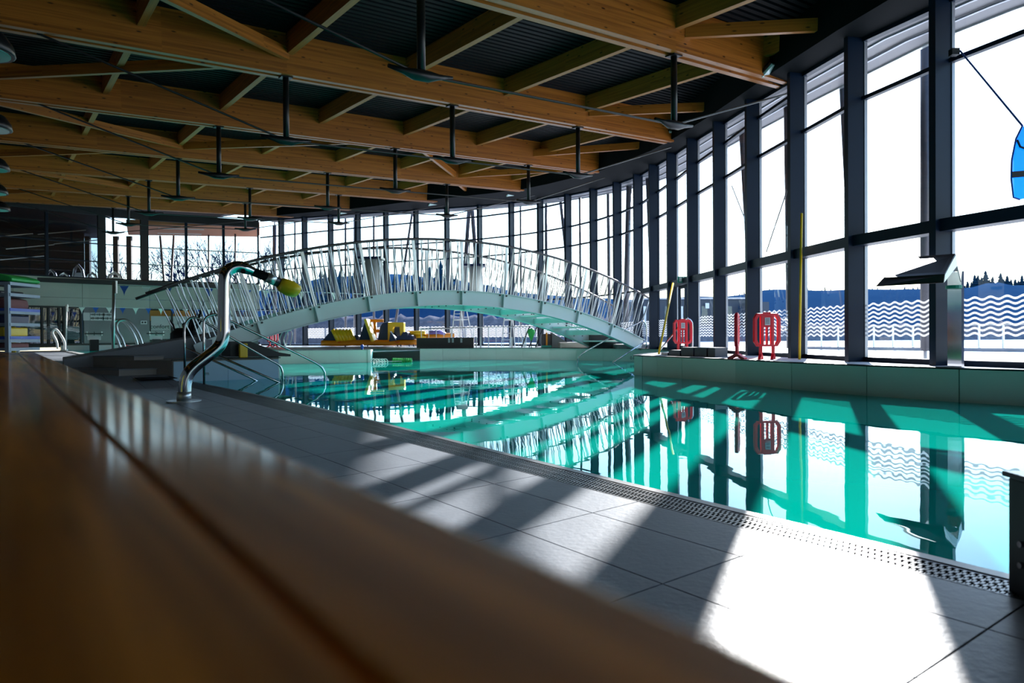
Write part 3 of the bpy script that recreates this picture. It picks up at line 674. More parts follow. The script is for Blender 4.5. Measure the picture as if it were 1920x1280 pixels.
# two brown-grey steps to the left of the platform
st = empty('trim_5', (*ST(19, 2.2).xy, 0), kind='structure')
for (sa, sb, ta, tb, z) in ((18.3, 22.2, 1.35, 3.2, 0.30), (19.0, 22.2, 1.75, 3.2, 0.58)):
    P = [ST(sa, ta + 0.8), ST(sa, tb), ST(sb, tb), ST(sb, ta), ST(sa + 1.2, ta)]
    MB().prism([tuple(p.xy) for p in P], -0.1, z - 0.03).build('step', M_STONE, st); MB().prism([tuple((p + (p - ST(20.5, 2.6)) * 0.01).xy) for p in P], z - 0.03, z).build('step_edge', M_CONCD, st)
mats_ = [(290, 717, 0.0, 'nearer the chrome water spout'), (198, 687, 0.22, 'farther off by the lap pool')]
for px, py, z, wh in mats_:
    p = onz(px, py, z); s = p.dot(A); t = p.dot(B); z = dz(s, t) + 0.006
    MB().box((p.x, p.y, z), (0.75, 1.1, 0.012), PHI).build('drain_mat', M_MAT, origin=V(p.x, p.y, z), label='black rectangular drain mat on the dim deck, ' + wh, cat='mat')

# =================================================================== ROOF TIMBER
BS = [9.5, 15.3, 21.0, 26.8, 32.7, 38.6, 44.4]
BE = [14.9, 17.3, 19.4, 20.0, 18.7, 16.4, 15.0]            # t where each beam ends near the facade
ORD = ['nearest', 'second nearest', 'third nearest', 'fourth nearest', 'fifth nearest', 'second farthest', 'farthest']
def RP(s, t, dz_=0.0): p = ST(s, t); return V(p.x, p.y, RZ(p.x, p.y) + dz_)
ROLL = V(0, -0.066, 1).normalized()
for k, s in enumerate(BS):
    bo = empty('roof_beam', RP(s, -6), '%s twin glulam roof beam running toward the curved window wall' % ORD[k], 'beam', 'main roof beams')
    for q in (-1, 1):
        o = s + q * 0.14
        for (ta, tb) in ((-6, 5.0), (5.0, BE[k])):
            beam('girder', RP(o, ta), RP(o, tb), 0.15, 0.86, M_WOOD, bo, ROLL)
    beam('filler', RP(s, -6, 0.05), RP(s, BE[k] - 0.02, 0.05), 0.13, 0.78, M_WOOD, bo, ROLL)
PT = [2.2 - 2.85 * 2, 2.2 - 2.85, 2.2, 5.05, 7.9, 10.75, 13.6, 16.45, 19.3]
bayn = ['in front of the nearest beam', 'in the nearest bay between two main beams', 'in the second bay of the roof', 'in the third bay of the roof', 'in the fourth bay of the roof', 'in the fifth bay of the roof', 'in the farthest bay of the roof']
cnt = 0
for k in range(len(BS)):
    sa = BS[k - 1] + 0.22 if k else 3.9; sb = BS[k] - 0.22
    if k == 0: ends = 13.6
    else: ends = min(BE[k], BE[k - 1]) + (0.8 if k < 4 else -0.5)
    for j, t in enumerate(PT):
        if t > ends: continue
        beam('purlin', RP(sa, t, 0.42), RP(sb, t, 0.42), 0.14, 0.43, M_WOOD2, None, ROLL,
             label='short timber purlin %s, %s from the left side' % (bayn[k], ('first', 'second', 'third', 'fourth', 'fifth', 'sixth', 'seventh', 'eighth', 'ninth')[j]), category=None) if False else \
        tag(beam('purlin', RP(sa, t, 0.42), RP(sb, t, 0.42), 0.14, 0.43, M_WOOD2, None, ROLL),
            '%s timber purlin from the left side %s' % (('first', 'second', 'third', 'fourth', 'fifth', 'sixth', 'seventh', 'eighth', 'ninth')[j], bayn[k]), 'purlin', 'roof purlins')
DG = [(9.72, -2.7, 15.08, 5.0, 'in the nearest bay at the upper left'), (15.52, 5.0, 20.78, -0.6, 'in the second bay, leaning down left from the strut'),
      (21.2, -2.7, 26.6, 5.1, 'in the third bay at far left'), (26.6, 5.2, 21.22, 11.0, 'in the third bay, rising right from the first strut'),
      (27.0, 5.0, 32.5, -0.8, 'in the fourth bay at far left'), (21.22, 11.2, 26.6, 16.2, 'in the third bay, pale and steep at the middle'),
      (26.6, 16.4, 21.2, 20.4, 'in the third bay, thin and close to the windows'), (15.08, 13.7, 11.6, 17.2, 'from the second beam toward the nearest beam end'),
      (9.3, 11.0, 6.2, 14.3, 'in front of the nearest beam, top right'), (20.8, 16.1, 16.6, 19.0, 'in the second bay right of the last strut'),
      (32.9, -2.7, 38.4, 5.0, 'in the fifth bay at far left'), (27.0, 16.2, 31.0, 19.8, 'in the fourth bay beyond the hanging strut'), (38.8, 5.0, 44.2, -0.6, 'in the farthest bay')]
for (sa, ta, sb, tb, wh) in DG:
    tag(beam('diagonal_brace', RP(sa, ta, 0.30), RP(sb, tb, 0.30), 0.12, 0.24, M_WOOD, None, ROLL), 'diagonal timber roof brace ' + wh, 'brace', 'diagonal roof braces')
# struts and cables under each beam
PO = [(5.2, 10.9), (5.04, 9.25, 13.45), (5.0, 10.5, 16.0), (5.02, 10.45, 15.9), (5.0, 9.1, 13.3), (5.0, 10.5), (5.0,)]
CE = [(-0.3, 14.9), (0.55, 17.4), (0.76, 19.9), (0.6, 20.8), (0.6, 19.2), (0.6, 17), (0.6, 14)]
for k, s in enumerate(BS):
    tr = empty('tie_cable', RP(s, CE[k][0]), 'thin black tie cable slung under the %s roof beam' % ORD[k], 'cable', 'roof tie cables')
    pts = [RP(s, CE[k][0], 0.02)] + [RP(s, t, -1.38) for t in PO[k]] + [RP(s, CE[k][1], -0.12)]
    for a, b in zip(pts[:-1], pts[1:]): MB().tube([a, b], 0.022, 6).build('rod', M_STEELBLK, tr)
    for j, t in enumerate(PO[k]):
        po = empty('roof_strut', RP(s, t, -1.4), 'black hanging strut under the %s roof beam, %s from the left' % (ORD[k], ('first', 'second', 'third')[j]), 'strut', 'roof struts')
        MB().tube([RP(s, t, -1.36), RP(s, t, 0.0)], 0.065, 10).build('post', M_STEELBLK, po, smooth=True)
        MB().prism([tuple((RP(s, t) + A * a + B * b).xy) for a, b in ((-.12, -.12), (-.12, .12), (.12, .12), (.12, -.12))], lambda x, y: RZ(x, y) - 0.03, lambda x, y: RZ(x, y)).build('plate', M_STEELBLK, po)
        secs = []
        for b_, h_, w_ in ((-0.55, 0.03, 0.03), (-0.3, 0.05, 0.05), (-0.12, 0.09, 0.10), (0.12, 0.09, 0.10), (0.3, 0.05, 0.05), (0.55, 0.03, 0.03)):
            c = RP(s, t + b_, -1.40 + 0.12 * abs(b_)); secs.append([c + A * (w_ * math.cos(q * math.pi / 4)) + V(0, 0, h_ * math.sin(q * math.pi / 4)) for q in range(8)])
        MB().loft(secs).build('cable_shoe', M_STEELBLK, po, smooth=True)

# pendant lamps at the left edge
for j, s in enumerate((12.4, 18.1, 24.0, 29.8, 35.7)):
    p = RP(s, -0.10 + (-0.12, -0.1, -0.1, -0.1, 0)[j], -1.25)
    lo = empty('pendant_lamp', p, 'large black round pendant lamp at the left edge under the roof, %s' % ('nearest and highest', 'second from the top', 'third from the top', 'fourth from the top', 'farthest and lowest')[j], 'lamp', 'left edge pendant lamps')
    prof = [(0.05, 0.34), (0.16, 0.33), (0.30, 0.25), (0.40, 0.10), (0.42, -0.02), (0.40, -0.03)]
    MB().loft([[p + V(r * math.cos(q * math.pi / 10), r * math.sin(q * math.pi / 10), z) for q in range(20)] for r, z in prof]).build('shade', M_STEELBLK, lo, smooth=True)
    MB().tube([p + V(0, 0, -0.035), p + V(0, 0, -0.01)], 0.36, 20).build('diffuser', mat('lamp_glass_%d' % j, (0.10, 0.55, 0.48), 0.1) if j == 0 else MATS['lamp_glass_0'], lo)
    MB().tube([p + V(0, 0, 0.33), p + V(0, 0, 1.6)], 0.015, 6).build('stem', M_STEELBLK, lo)
# flood lights along the soffit by the facade
FLD = [(1452, 132, 15.6, 1), (1262, 252, 22.5, 1), (1225, 279, 25.0, 0), (1152, 319, 29.0, 0), (1092, 335, 31.5, 0), (960, 363, 35.0, 0), (813, 381, 38.5, 0), (647, 397, 42.5, 0)]
for j, (px, py, Y, big) in enumerate(FLD):
    p = at(px, py, Y); fo = empty('flood_light', p, 'slim ceiling floodlight with a pale glass face by the windows, %s from the right' % ('first', 'second', 'third', 'fourth', 'fifth', 'sixth', 'seventh', 'eighth')[j], 'lamp', 'soffit floodlights')
    n0 = 0.30 if not big else 0.34
    Mx = Matrix.Rotation(R(-35), 3, V(0.5, 0.85, 0).normalized()) @ Matrix.Rotation(PHI, 3, 'Z')
    MB().box(p, (n0 * 1.9, n0, 0.05), M=Mx).build('glass_face', mat('lamp_face', (0.45, 0.62, 0.62), 0.2) if j == 0 else MATS['lamp_face'], fo)
    mb = MB(); mb.loft([[p + Mx @ V(x * a, y * a, z) for x, y in ((-n0, -n0 * .5), (n0, -n0 * .5), (n0, n0 * .5), (-n0, n0 * .5))] for a, z in ((1.06, 0.02), (1.06, 0.06), (0.55, 0.16))])
    mb.build('housing', M_STEELBLK, fo)
    MB().tube([p + V(0, 0, 0.1), p + V(0.05, 0.05, 0.45)], 0.02, 6).build('bracket', M_STEELBLK, fo)
for j, (px, py, Y) in enumerate(((858, 390, 40.5), (1031, 373, 36.5), (290, 411, 46.0))):
    p = at(px, py, Y); fo = empty('dome_light', p, 'black domed floodlight outside the glass high above %s' % ('the bridge crown', 'the right part of the bridge', 'the left upper storey windows')[j], 'lamp', 'outside dome floodlights')
    MB().loft([[p + V(r * math.cos(q * math.pi / 8), r * math.sin(q * math.pi / 8), z) for q in range(16)] for r, z in ((0.1, 0.34), (0.35, 0.22), (0.5, 0.0), (0.5, -0.05))]).build('hood', M_STEELBLK, fo, smooth=True)
    MB().tube([p + V(0, 0, 0.3), p + V(0, 0, 0.65), p + V(-0.5, 0.2, 0.7)], 0.03, 6).build('bracket', M_STEELBLK, fo)

# =================================================================== FOOTBRIDGE
BL = V(-8.7, 18.5, 0); BD = V(0.838, 0.546, 0); BPp = V(-0.546, 0.838, 0); BW = 2.65
def BH(tau): return 1.0 + 1.48 - 0.0255 * (tau - 8.4) ** 2
def BP(tau, off=0.0, up_=0.0, lat=0.0):
    """point on the arch: off = distance square to the arch curve, lat = across the deck"""
    sl = -0.051 * (tau - 8.4); n = math.hypot(1, sl); nx, nz = -sl / n, 1 / n
    q = BL + BD * (tau + nx * off) + BPp * lat; return V(q.x, q.y, BH(tau) + nz * off + up_)
br = empty('footbridge', BP(8.4, 0, -2.0, 1.3), 'pale green arched steel footbridge with slanted baluster railings over the pool', 'bridge')
T0, T1 = 0.0, 16.55; RIBS = [0.3 + 1.62 * i for i in range(11)]
for lat, nm in ((0.0, 'front'), (BW, 'rear')):
    for i in range(10):
        ta = RIBS[i]; tb = RIBS[i + 1] if i < 9 else 16.5
        secs = []
        for q in range(5):
            t = ta + (tb - ta) * q / 4; dp = 0.44
            secs.append([BP(t, 0, 0, lat - 0.01), BP(t, 0, 0, lat + 0.03), BP(t, -dp, 0, lat + 0.03), BP(t, -dp, 0, lat - 0.01)])
        MB().loft(secs).build('arch_plate', M_BRIDGE, br)
    for (o_, h_) in ((0.0, 'top'), (-0.46, 'bottom')):
        secs = []
        for q in range(41):
            t = 0.3 + 16.2 * q / 40; secs.append([BP(t, o_, 0, lat - 0.10), BP(t, o_, 0, lat + 0.14), BP(t, o_ + 0.022, 0, lat + 0.14), BP(t, o_ + 0.022, 0, lat - 0.10)])
        MB().loft(secs).build('flange', M_BRIDGE, br)
    for t in RIBS[1:10]:
        MB().add([BP(t - 0.015, -0.44, 0, lat - 0.11), BP(t + 0.015, -0.44, 0, lat - 0.11), BP(t + 0.015, 0.0, 0, lat - 0.11), BP(t - 0.015, 0, 0, lat - 0.11),
                  BP(t - 0.015, -0.44, 0, lat), BP(t + 0.015, -0.44, 0, lat), BP(t + 0.015, 0.0, 0, lat), BP(t - 0.015, 0, 0, lat)],
                 [(0, 1, 2, 3), (4, 7, 6, 5), (0, 4, 5, 1), (1, 5, 6, 2), (2, 6, 7, 3), (3, 7, 4, 0)]).build('stiffener', M_BRIDGE, br)
        # flat railing post above each stiffener
        a = BP(t, 0.0, 0, lat); b = BP(t, 1.62, 0, lat); MB().bar(a, b, 0.035, 0.09, upv=BD).build('railing_post', M_SATIN, br)
        mbb = MB()
        for dt in (-0.13, 0.13): c = BP(t + dt, -0.035, 0, lat - 0.02); mbb.tube([c, c - BPp * 0.03], 0.03, 6)
        mbb.build('bolt', M_STEELBLK, br)
    for q in range(1, 9):
        pass
    hp = [BP(-0.15 + 16.75 * q / 40, 1.66, 0, lat) for q in range(41)]
    MB().tube(hp, 0.042, 8).build('handrail', M_RAIL, br, smooth=True)
    # balusters: one shared rod mesh, leaning irregularly
rod = MB().tube([V(0, 0, 0), V(0, 0, 1.0)], 0.017, 6).build('baluster', M_SATIN, br, origin=(0, 0, 0))
first = True; rnd = random.Random(3)
for lat in (0.0, BW):
    for i in range(-0, 10):
        ta = RIBS[i]; tb = RIBS[i + 1] if i < 9 else 16.3
        nn_ = 13
        for q in range(nn_):
            t = ta + (tb - ta) * (q + 0.5) / nn_; lean = (0.11 if q % 2 else -0.05) + rnd.uniform(-0.03, 0.03)
            a = BP(t, 0.0, 0, lat + (0.03 if q % 2 else -0.03)); b = BP(min(max(t + lean, -0.1), 16.5), 1.63, 0, lat)
            o = rod if first else rod.copy()
            if not first: COL.objects.link(o); o.parent = br
            first = False
            d = b - a; o.location = a - WP[br.name]; o.rotation_mode = 'QUATERNION'; o.rotation_quaternion = d.to_track_quat('Z', 'Y'); o.scale = (1, 1, d.length)
# deck plate, treads and cross beams
secs = [[BP(t, -0.10, 0, 0.05), BP(t, -0.10, 0, BW - 0.05), BP(t, -0.05, 0, BW - 0.05), BP(t, -0.05, 0, 0.05)] for t in [5.2 + 0.5 * q for q in range(12)]]
MB().loft(secs).build('deck_plate', M_BRIDGE, br)
t = 10.9
while t < 16.2:
    z = BH(t + 0.6) - 0.03; a = BP(t, 0, 0, 0.04); b = BP(t, 0, 0, BW - 0.04)
    MB().prism([tuple(p.xy) for p in (a, a + BD * 0.62, b + BD * 0.62, b)], z - 0.06 - 0.1, z - 0.1).build('tread', M_BRIDGE, br); t += 0.78
t = 4.6
while t > 0.2:
    z = BH(t) - 0.1; a = BP(t, 0, 0, 0.04); b = BP(t, 0, 0, BW - 0.04)
    MB().prism([tuple(p.xy) for p in (a, a + BD * 0.70, b + BD * 0.70, b)], z - 0.06, z).build('tread', M_BRIDGE, br); t -= 0.70
for t in RIBS[1:10]:
    MB().bar(BP(t, -0.40, 0, 0.03), BP(t, -0.40, 0, BW), 0.06, 0.20).build('cross_beam', M_BRIDGE, br)
    mb = MB()
    for q in range(1, 5):
        c = BP(t, -0.42, 0, BW * q / 5); mb.tube([c, c - V(0, 0, 0.03)], 0.025, 6)
    mb.build('bolt', M_STEELBLK, br)
# abutments
ab = empty('bridge_ramp', (*BP(-0.5, 0, 0, 1.2).xy, 0.4), 'dark grey concrete ramp leading up to the left end of the footbridge', 'ramp')
q0 = BP(-2.6, 0, 0, -0.1); q1 = BP(-2.6, 0, 0, BW); q2 = BP(2.0, 0, 0, BW); q3 = BP(2.0, 0, 0, 0.15)
def rampz(x, y):
    tau = (V(x, y, 0) - BL).dot(BD); return 0.50 + (tau + 2.6) / 4.6 * (BH(2.0) - 0.62)
MB().prism([tuple(p.xy) for p in (q0, q3, q2, q1)], 0.30, rampz).build('ramp_slab', M_CONCD, ab)
a2 = empty('bridge_abutment', (*BP(3.0, 0, 0, 0.5).xy, 0.48), 'black wedge shaped block on the platform under the left bridge end', 'block')
p = [ons(x, y, 18.5) for x, y in ((432, 668), (545, 668), (545, 664), (522, 660), (470, 640), (432, 640))]
vs = [q for q in p] + [q + A * 0.9 for q in p]
MB().add(vs, [tuple(range(6)), tuple(range(6, 12))[::-1]] + [(i, (i + 1) % 6, 6 + (i + 1) % 6, 6 + i) for i in range(6)]).build('wedge_block', M_BLACK, a2)
yb = ons(457, 652, 18.3); MB().prism([tuple((yb + B * a + A * c).xy) for a, c in ((-.1, 0), (.1, 0), (.1, .12), (-.1, .12))], 0.5, 0.86).build('float_block', M_YEL, origin=V(yb.x, yb.y, 0.5), bevel=0.02, label='small yellow foam block standing in front of the black wedge', cat='float')

# =================================================================== CHROME WATER SPOUT
sp = ons(345, 750, 12.3); wsp = empty('water_spout', (sp.x, sp.y, dz(12.3, 2.3)), 'tall polished chrome swan neck water spout with a yellow flared mouth by the pool edge', 'fountain')
cl = [(346, 750), (347, 722), (352, 703), (366, 686), (398, 661), (413, 646), (419, 628), (420, 605), (420, 545), (421, 524), (426, 510), (436, 502), (449, 500), (462, 504), (478, 510)]
path = arc([ons(x, y, 12.3) for x, y in cl], 5)
MB().tube(path, [0.098] * (len(path) - 6) + [0.093, 0.088, 0.082, 0.076, 0.072, 0.068], 20).build('pipe', M_STEEL, wsp, smooth=True)
MB().tube([ons(474, 509, 12.3), ons(502, 520, 12.3), ons(532, 534, 12.3)], [0.074, 0.078, 0.088], 16).build('nozzle', M_STEELBLK, wsp, smooth=True)
MB().tube([ons(500, 519, 12.26), ons(515, 526.5, 12.26)], 0.086, 16).build('nozzle_band', M_SATIN, wsp, smooth=True)
secs = []
dn = (ons(556, 546, 12.3) - ons(522, 530, 12.3)).normalized(); un = A.cross(dn).normalized()
for f_, hw, hh in ((0, 0.10, 0.09), (0.06, 0.15, 0.125), (0.20, 0.21, 0.14), (0.33, 0.24, 0.115)):
    c = ons(523, 531, 12.3) + dn * f_
    secs.append([c + A * (hw * math.cos(q * math.pi / 8)) + un * (hh * math.sin(q * math.pi / 8)) for q in range(16)])
MB().loft(secs).build('mouth', M_YEL, wsp, smooth=True)
MB().tube([V(sp.x, sp.y, WP[wsp.name].z), V(sp.x, sp.y, WP[wsp.name].z + 0.02)], 0.26, 28).build('base_flange', M_SATIN, wsp)
MB().tube([V(sp.x, sp.y, WP[wsp.name].z + 0.02), V(sp.x, sp.y, WP[wsp.name].z + 0.16)], 0.108, 20).build('collar', M_SATIN, wsp, smooth=True)

# =================================================================== HANDRAILS
def rail(name, label, loops, r=0.024, mt=None, base=None, group=None, cat='handrail'):
    e = empty(name, base, label, cat, group)
    for nm, pts in loops: MB().tube(pts, r, 8).build(nm, mt or M_STEEL, e, smooth=True)
    return e
def drop(p, z): return V(p.x, p.y, z)
for j, (s, px, pts, lo_) in enumerate(((17.2, 346, [(346, 640), (346, 618), (350, 603), (361, 595), (376, 599), (420, 625), (500, 671), (524, 685), (530, 698)], [(347, 652), (471, 708)]),
                                   (16.2, 382, [(382, 640), (382, 608), (386, 596), (398, 590), (412, 592), (470, 620), (560, 664), (598, 684), (609, 698)], [(383, 656), (522, 716)]))):
    P = [ons(x, y, s) for x, y in pts]; b0 = drop(P[0], 0.0)
    rail('pool_handrail', ('polished handrail stepping down into the near pool, nearer the white wall', 'polished handrail stepping down into the near pool, nearer the chrome water spout')[j],
         [('top_rail', [b0] + arc(P, 4) + [drop(P[-1], -0.5)]), ('lower_rail', [ons(x, y, s) for x, y in lo_] + [ons(lo_[1][0], lo_[1][1], s) + B * 0.3 - V(0, 0, 0.2)])], 0.026, base=b0, group='steps handrails at the near pool')
# right pool stair handrail
def line_pt(px, py, p0, p1): # on the vertical plane through two ground points
    d = (p1 - p0); n = V(d.y, -d.x, 0).normalized(); r_ = ray(px, py); return CAM + r_ * (((p0 - CAM).x * n.x + (p0 - CAM).y * n.y) / (r_.x * n.x + r_.y * n.y))
g0 = V(*pxY(1212, 27.25), 0); g1 = V(*pxY(1083, 26.4), 0)
P = [line_pt(x, y, g0, g1) for x, y in ((1212, 640), (1212, 616), (1209, 605), (1203, 602), (1196, 605), (1150, 630), (1110, 652), (1090, 664), (1083, 674))]
rail('pool_handrail', 'polished handrail reaching down into the pool beside the 0.80m mark', [('top_rail', [drop(P[0], 0.0)] + arc(P, 4) + [drop(P[-1], -0.6)]), ('lower_rail', [line_pt(x, y, g0, g1) for x, y in ((1211, 639), (1151, 678))] + [line_pt(1151, 678, g0, g1) - V(0.3, 0, 0.25)])], 0.03, base=drop(P[0], ZU))
Y_ = 21.0
P = [at(x, y, Y_) for x, y in ((1298, 648), (1298, 612), (1296, 602), (1290, 598), (1283, 601), (1238, 655))]
rail('deck_handrail', 'polished handrail rising above the white island rim beside a red barrier', [('top_rail', [drop(P[0], ZU)] + arc(P, 4)), ('lower_rail', [at(1297, 637, Y_), at(1278, 655, Y_)])], 0.03, base=drop(P[0], ZU))
# lap pool ladder
e = empty('pool_ladder', ons(232, 676, 24.0), 'pair of curved steel ladder rails standing in the lap pool edge', 'ladder')
lc = [(229, 680), (226, 655), (219, 634), (211, 620), (210, 608), (216, 601), (226, 600), (236, 606), (248, 622), (256, 640), (261, 662)]
for dx, s in ((0, 24.2), (9, 23.6)):
    MB().tube(arc([ons(x + dx, y - (0 if dx == 0 else 0.5), s) for x, y in lc], 4), 0.036, 8).build('rail', M_SATIN, e, smooth=True)
e = empty('pool_ladder', ons(108, 656, 40), 'white curved grab rail at the far corner of the lap pool', 'ladder')
MB().tube(arc([ons(x, y, 39) for x, y in ((108, 654), (106, 640), (99, 626), (100, 619), (106, 618), (114, 628), (121, 642), (121, 656))], 4), 0.05, 8).build('rail', M_WHITE, e, smooth=True)

# =================================================================== PENNANT LINES
ORDW = ['first', 'second', 'third', 'fourth', 'fifth', 'sixth', 'seventh', 'eighth', 'ninth', 'tenth', 'eleventh']
def pennants(s, tp, z, t0_, n_, pitch, wd, ht, who, nm, zb):
    pl = empty('pennant_pole', ST(s, tp, zb), ('tall steel pennant pole with a cord at the near corner of the lap pool' if s < 30 else 'white leaning pennant pole with a cord at the far corner of the lap pool'), 'pole')
    MB().tube([ST(s, tp, zb), ST(s, tp + 0.05, z + 0.1)], 0.045, 8).build('pole', M_SATIN if s < 30 else M_WHITE, pl, smooth=True)
    MB().tube([ST(s, tp, zb), ST(s, tp, zb + 0.1)], 0.1, 10).build('socket', M_SATIN, pl)
    MB().tube([ST(s - 0.02, tp + 0.1, z - 0.25), ST(s - 0.02, tp + 0.1, z + 0.12)], 0.035, 6).build('cleat', M_SATIN, pl)
    MB().tube([ST(s, tp, z + 0.02), ST(s, tp + 4, z - 0.02), ST(s, t0_ + n_ * pitch, z - 0.04)], 0.010, 5).build('cord', M_WHITEF, pl)
    for j in range(n_):
        t = t0_ + j * pitch; blue = (j % 2 == (0 if who == 1 else 1)); zz = z - 0.02
        mb = MB(); n2 = 5; v = []
        for q in range(n2 + 1):
            u = q / n2; wq = wd / 2 * ((1 - u) ** 1.6); bend = 0.03 * math.sin(u * 2.5 + j)
            v += [ST(s + bend, t - wq, zz - ht * u), ST(s + bend, t + wq, zz - ht * u), ST(s + bend + 0.004, t + wq, zz - ht * u), ST(s + bend + 0.004, t - wq, zz - ht * u)]
        mb.loft([v[4 * q:4 * q + 4] for q in range(n2 + 1)])
        mb.build('pennant', M_BLUEF if blue else M_WHITEF, origin=ST(s, t, zz), label='%s triangular pennant on the %s pennant line, %s of that colour from the left pole' % ('blue' if blue else 'white', nm, ORDW[j // 2]), cat='pennant', group='pennants on the %s line' % nm)
pennants(24.0, 2.66, 2.60, 2.98, 20, 0.60, 0.25, 0.30, 1, 'near', 0.36)
pennants(44.0, 2.70, 2.70, 3.45, 16, 0.64, 0.30, 0.36, 0, 'far', 0.36)

# starting blocks
for j, t in enumerate((4.16, 7.3, 10.4)):
    c = ST(45.75, t, 0.2); sbk = empty('starting_block', c, 'white lap pool starting block on a dark pedestal, %s' % ('bearing a 1, leftmost', 'bearing a 2, beside the frosted window', 'hidden mostly by the bridge ramp')[j], 'starting block', 'starting blocks')
    MB().box(c + V(0, 0, 0.35), (0.42, 0.45, 0.8), PHI).build('pedestal', M_TEAL if False else M_BLACK, sbk)
    MB().prism([tuple((c + B * a + A * b).xy) for a, b in ((-.33, -.05), (.33, -.05), (.33, .4), (-.33, .4))], 0.92, 1.24).build('body', M_WHITE, sbk)
    MB().box(c + V(0, 0, 1.08) + B * -0.36 - A * 0.1, (0.06, 0.3, 0.24), PHI).build('grip', M_SATIN, sbk)
    MB().box(c + V(0, 0, 1.08) + B * 0.36 - A * 0.1, (0.06, 0.3, 0.24), PHI).build('grip', M_SATIN, sbk)
    MB().prism([tuple((c + B * a + A * b).xy) for a, b in ((-.42, -.3), (.42, -.3), (.42, .5), (-.42, .5))], 1.25, 1.31).build('top_plate', M_STEELBLK, sbk)
    text('number', str(j + 1), 0.32, c + V(0, 0, 1.07) - A * 0.07, -A, M_INK, sbk)
ln = MB().tube([V(*(ons(233, 648, 40).xy), ZW2 + 0.03), V(*(ons(292, 657, 24.3).xy), ZW2 + 0.03)] if False else [at(233, 648.5, 33) , at(292, 658.5, 27)], 0.07, 8)
lo = ln.build('lane_rope', M_RED, origin=at(233, 648.5, 33), label='red floating lane rope crossing the lap pool', cat='lane rope')

# =================================================================== FOREGROUND BENCH
be = empty('wooden_bench', (-1.2, 1.0, 0), 'varnished wooden bench top filling the foreground, blurred by closeness', 'bench')
ZBn = 0.90; te_ = [(-0.9, 0.200), (0.5, 0.196), (1.6, 0.208), (2.6, 0.19), (3.6, 0.165), (5.2, 0.10), (6.6, 0.03), (7.2, -0.2)]
for j in range(13):
    tb = 0.198 - j * 0.116; ta = tb - 0.116
    if j == 0: tb = 0.198
    cut = 0.36 + 0.30 * min(1, max(0, j) / 8.0)
    segs = [(-0.9, 7.0 - 0.10 * abs(j - 6))] if j < 2 else [(-0.9, cut), (cut + 0.002, 7.0 - 0.05 * abs(j - 6))]
    for (sa, sb) in segs:
        o = beam('plank', ST(sa, (ta + tb) / 2, ZBn - 0.05), ST(sb, (ta + tb) / 2, ZBn - 0.05), 0.116, 0.05, M_BENCH, be)
        bv = o.modifiers.new('bevel', 'BEVEL'); bv.width = 0.010; bv.segments = 2
        if j: o.modifiers.clear()
MB().prism([tuple(ST(s, t).xy) for s, t in ((-0.9, 0.12), (6.6, 0.05), (6.6, -1.3), (-0.9, -1.3))], -0.12, ZBn - 0.055).build('base', M_CONCD, be)

# black cabinet at the right edge of the photo
bx = empty('equipment_box', (1.93, 2.2, 0), 'black painted metal box on the pool edge at the right border', 'box')
MB().prism([(1.93, 2.74), (1.93, 2.25), (2.5, 2.25), (2.5, 2.74)], -0.02, 0.44).build('body', M_BLACK, bx, bevel=0.008)
MB().prism([(1.915, 2.755), (1.915, 2.235), (2.515, 2.235), (2.515, 2.755)], 0.442, 0.462).build('lid', mat('dark_grey_lid', (0.05, 0.05, 0.06), 0.25), bx, bevel=0.004)  # lid greyer and smoother than the black body
for z in (0.12, 0.2): MB().tube([V(1.93, 2.66, z), V(1.915, 2.66, z)], 0.012, 8).build('screw', M_STEEL, bx)

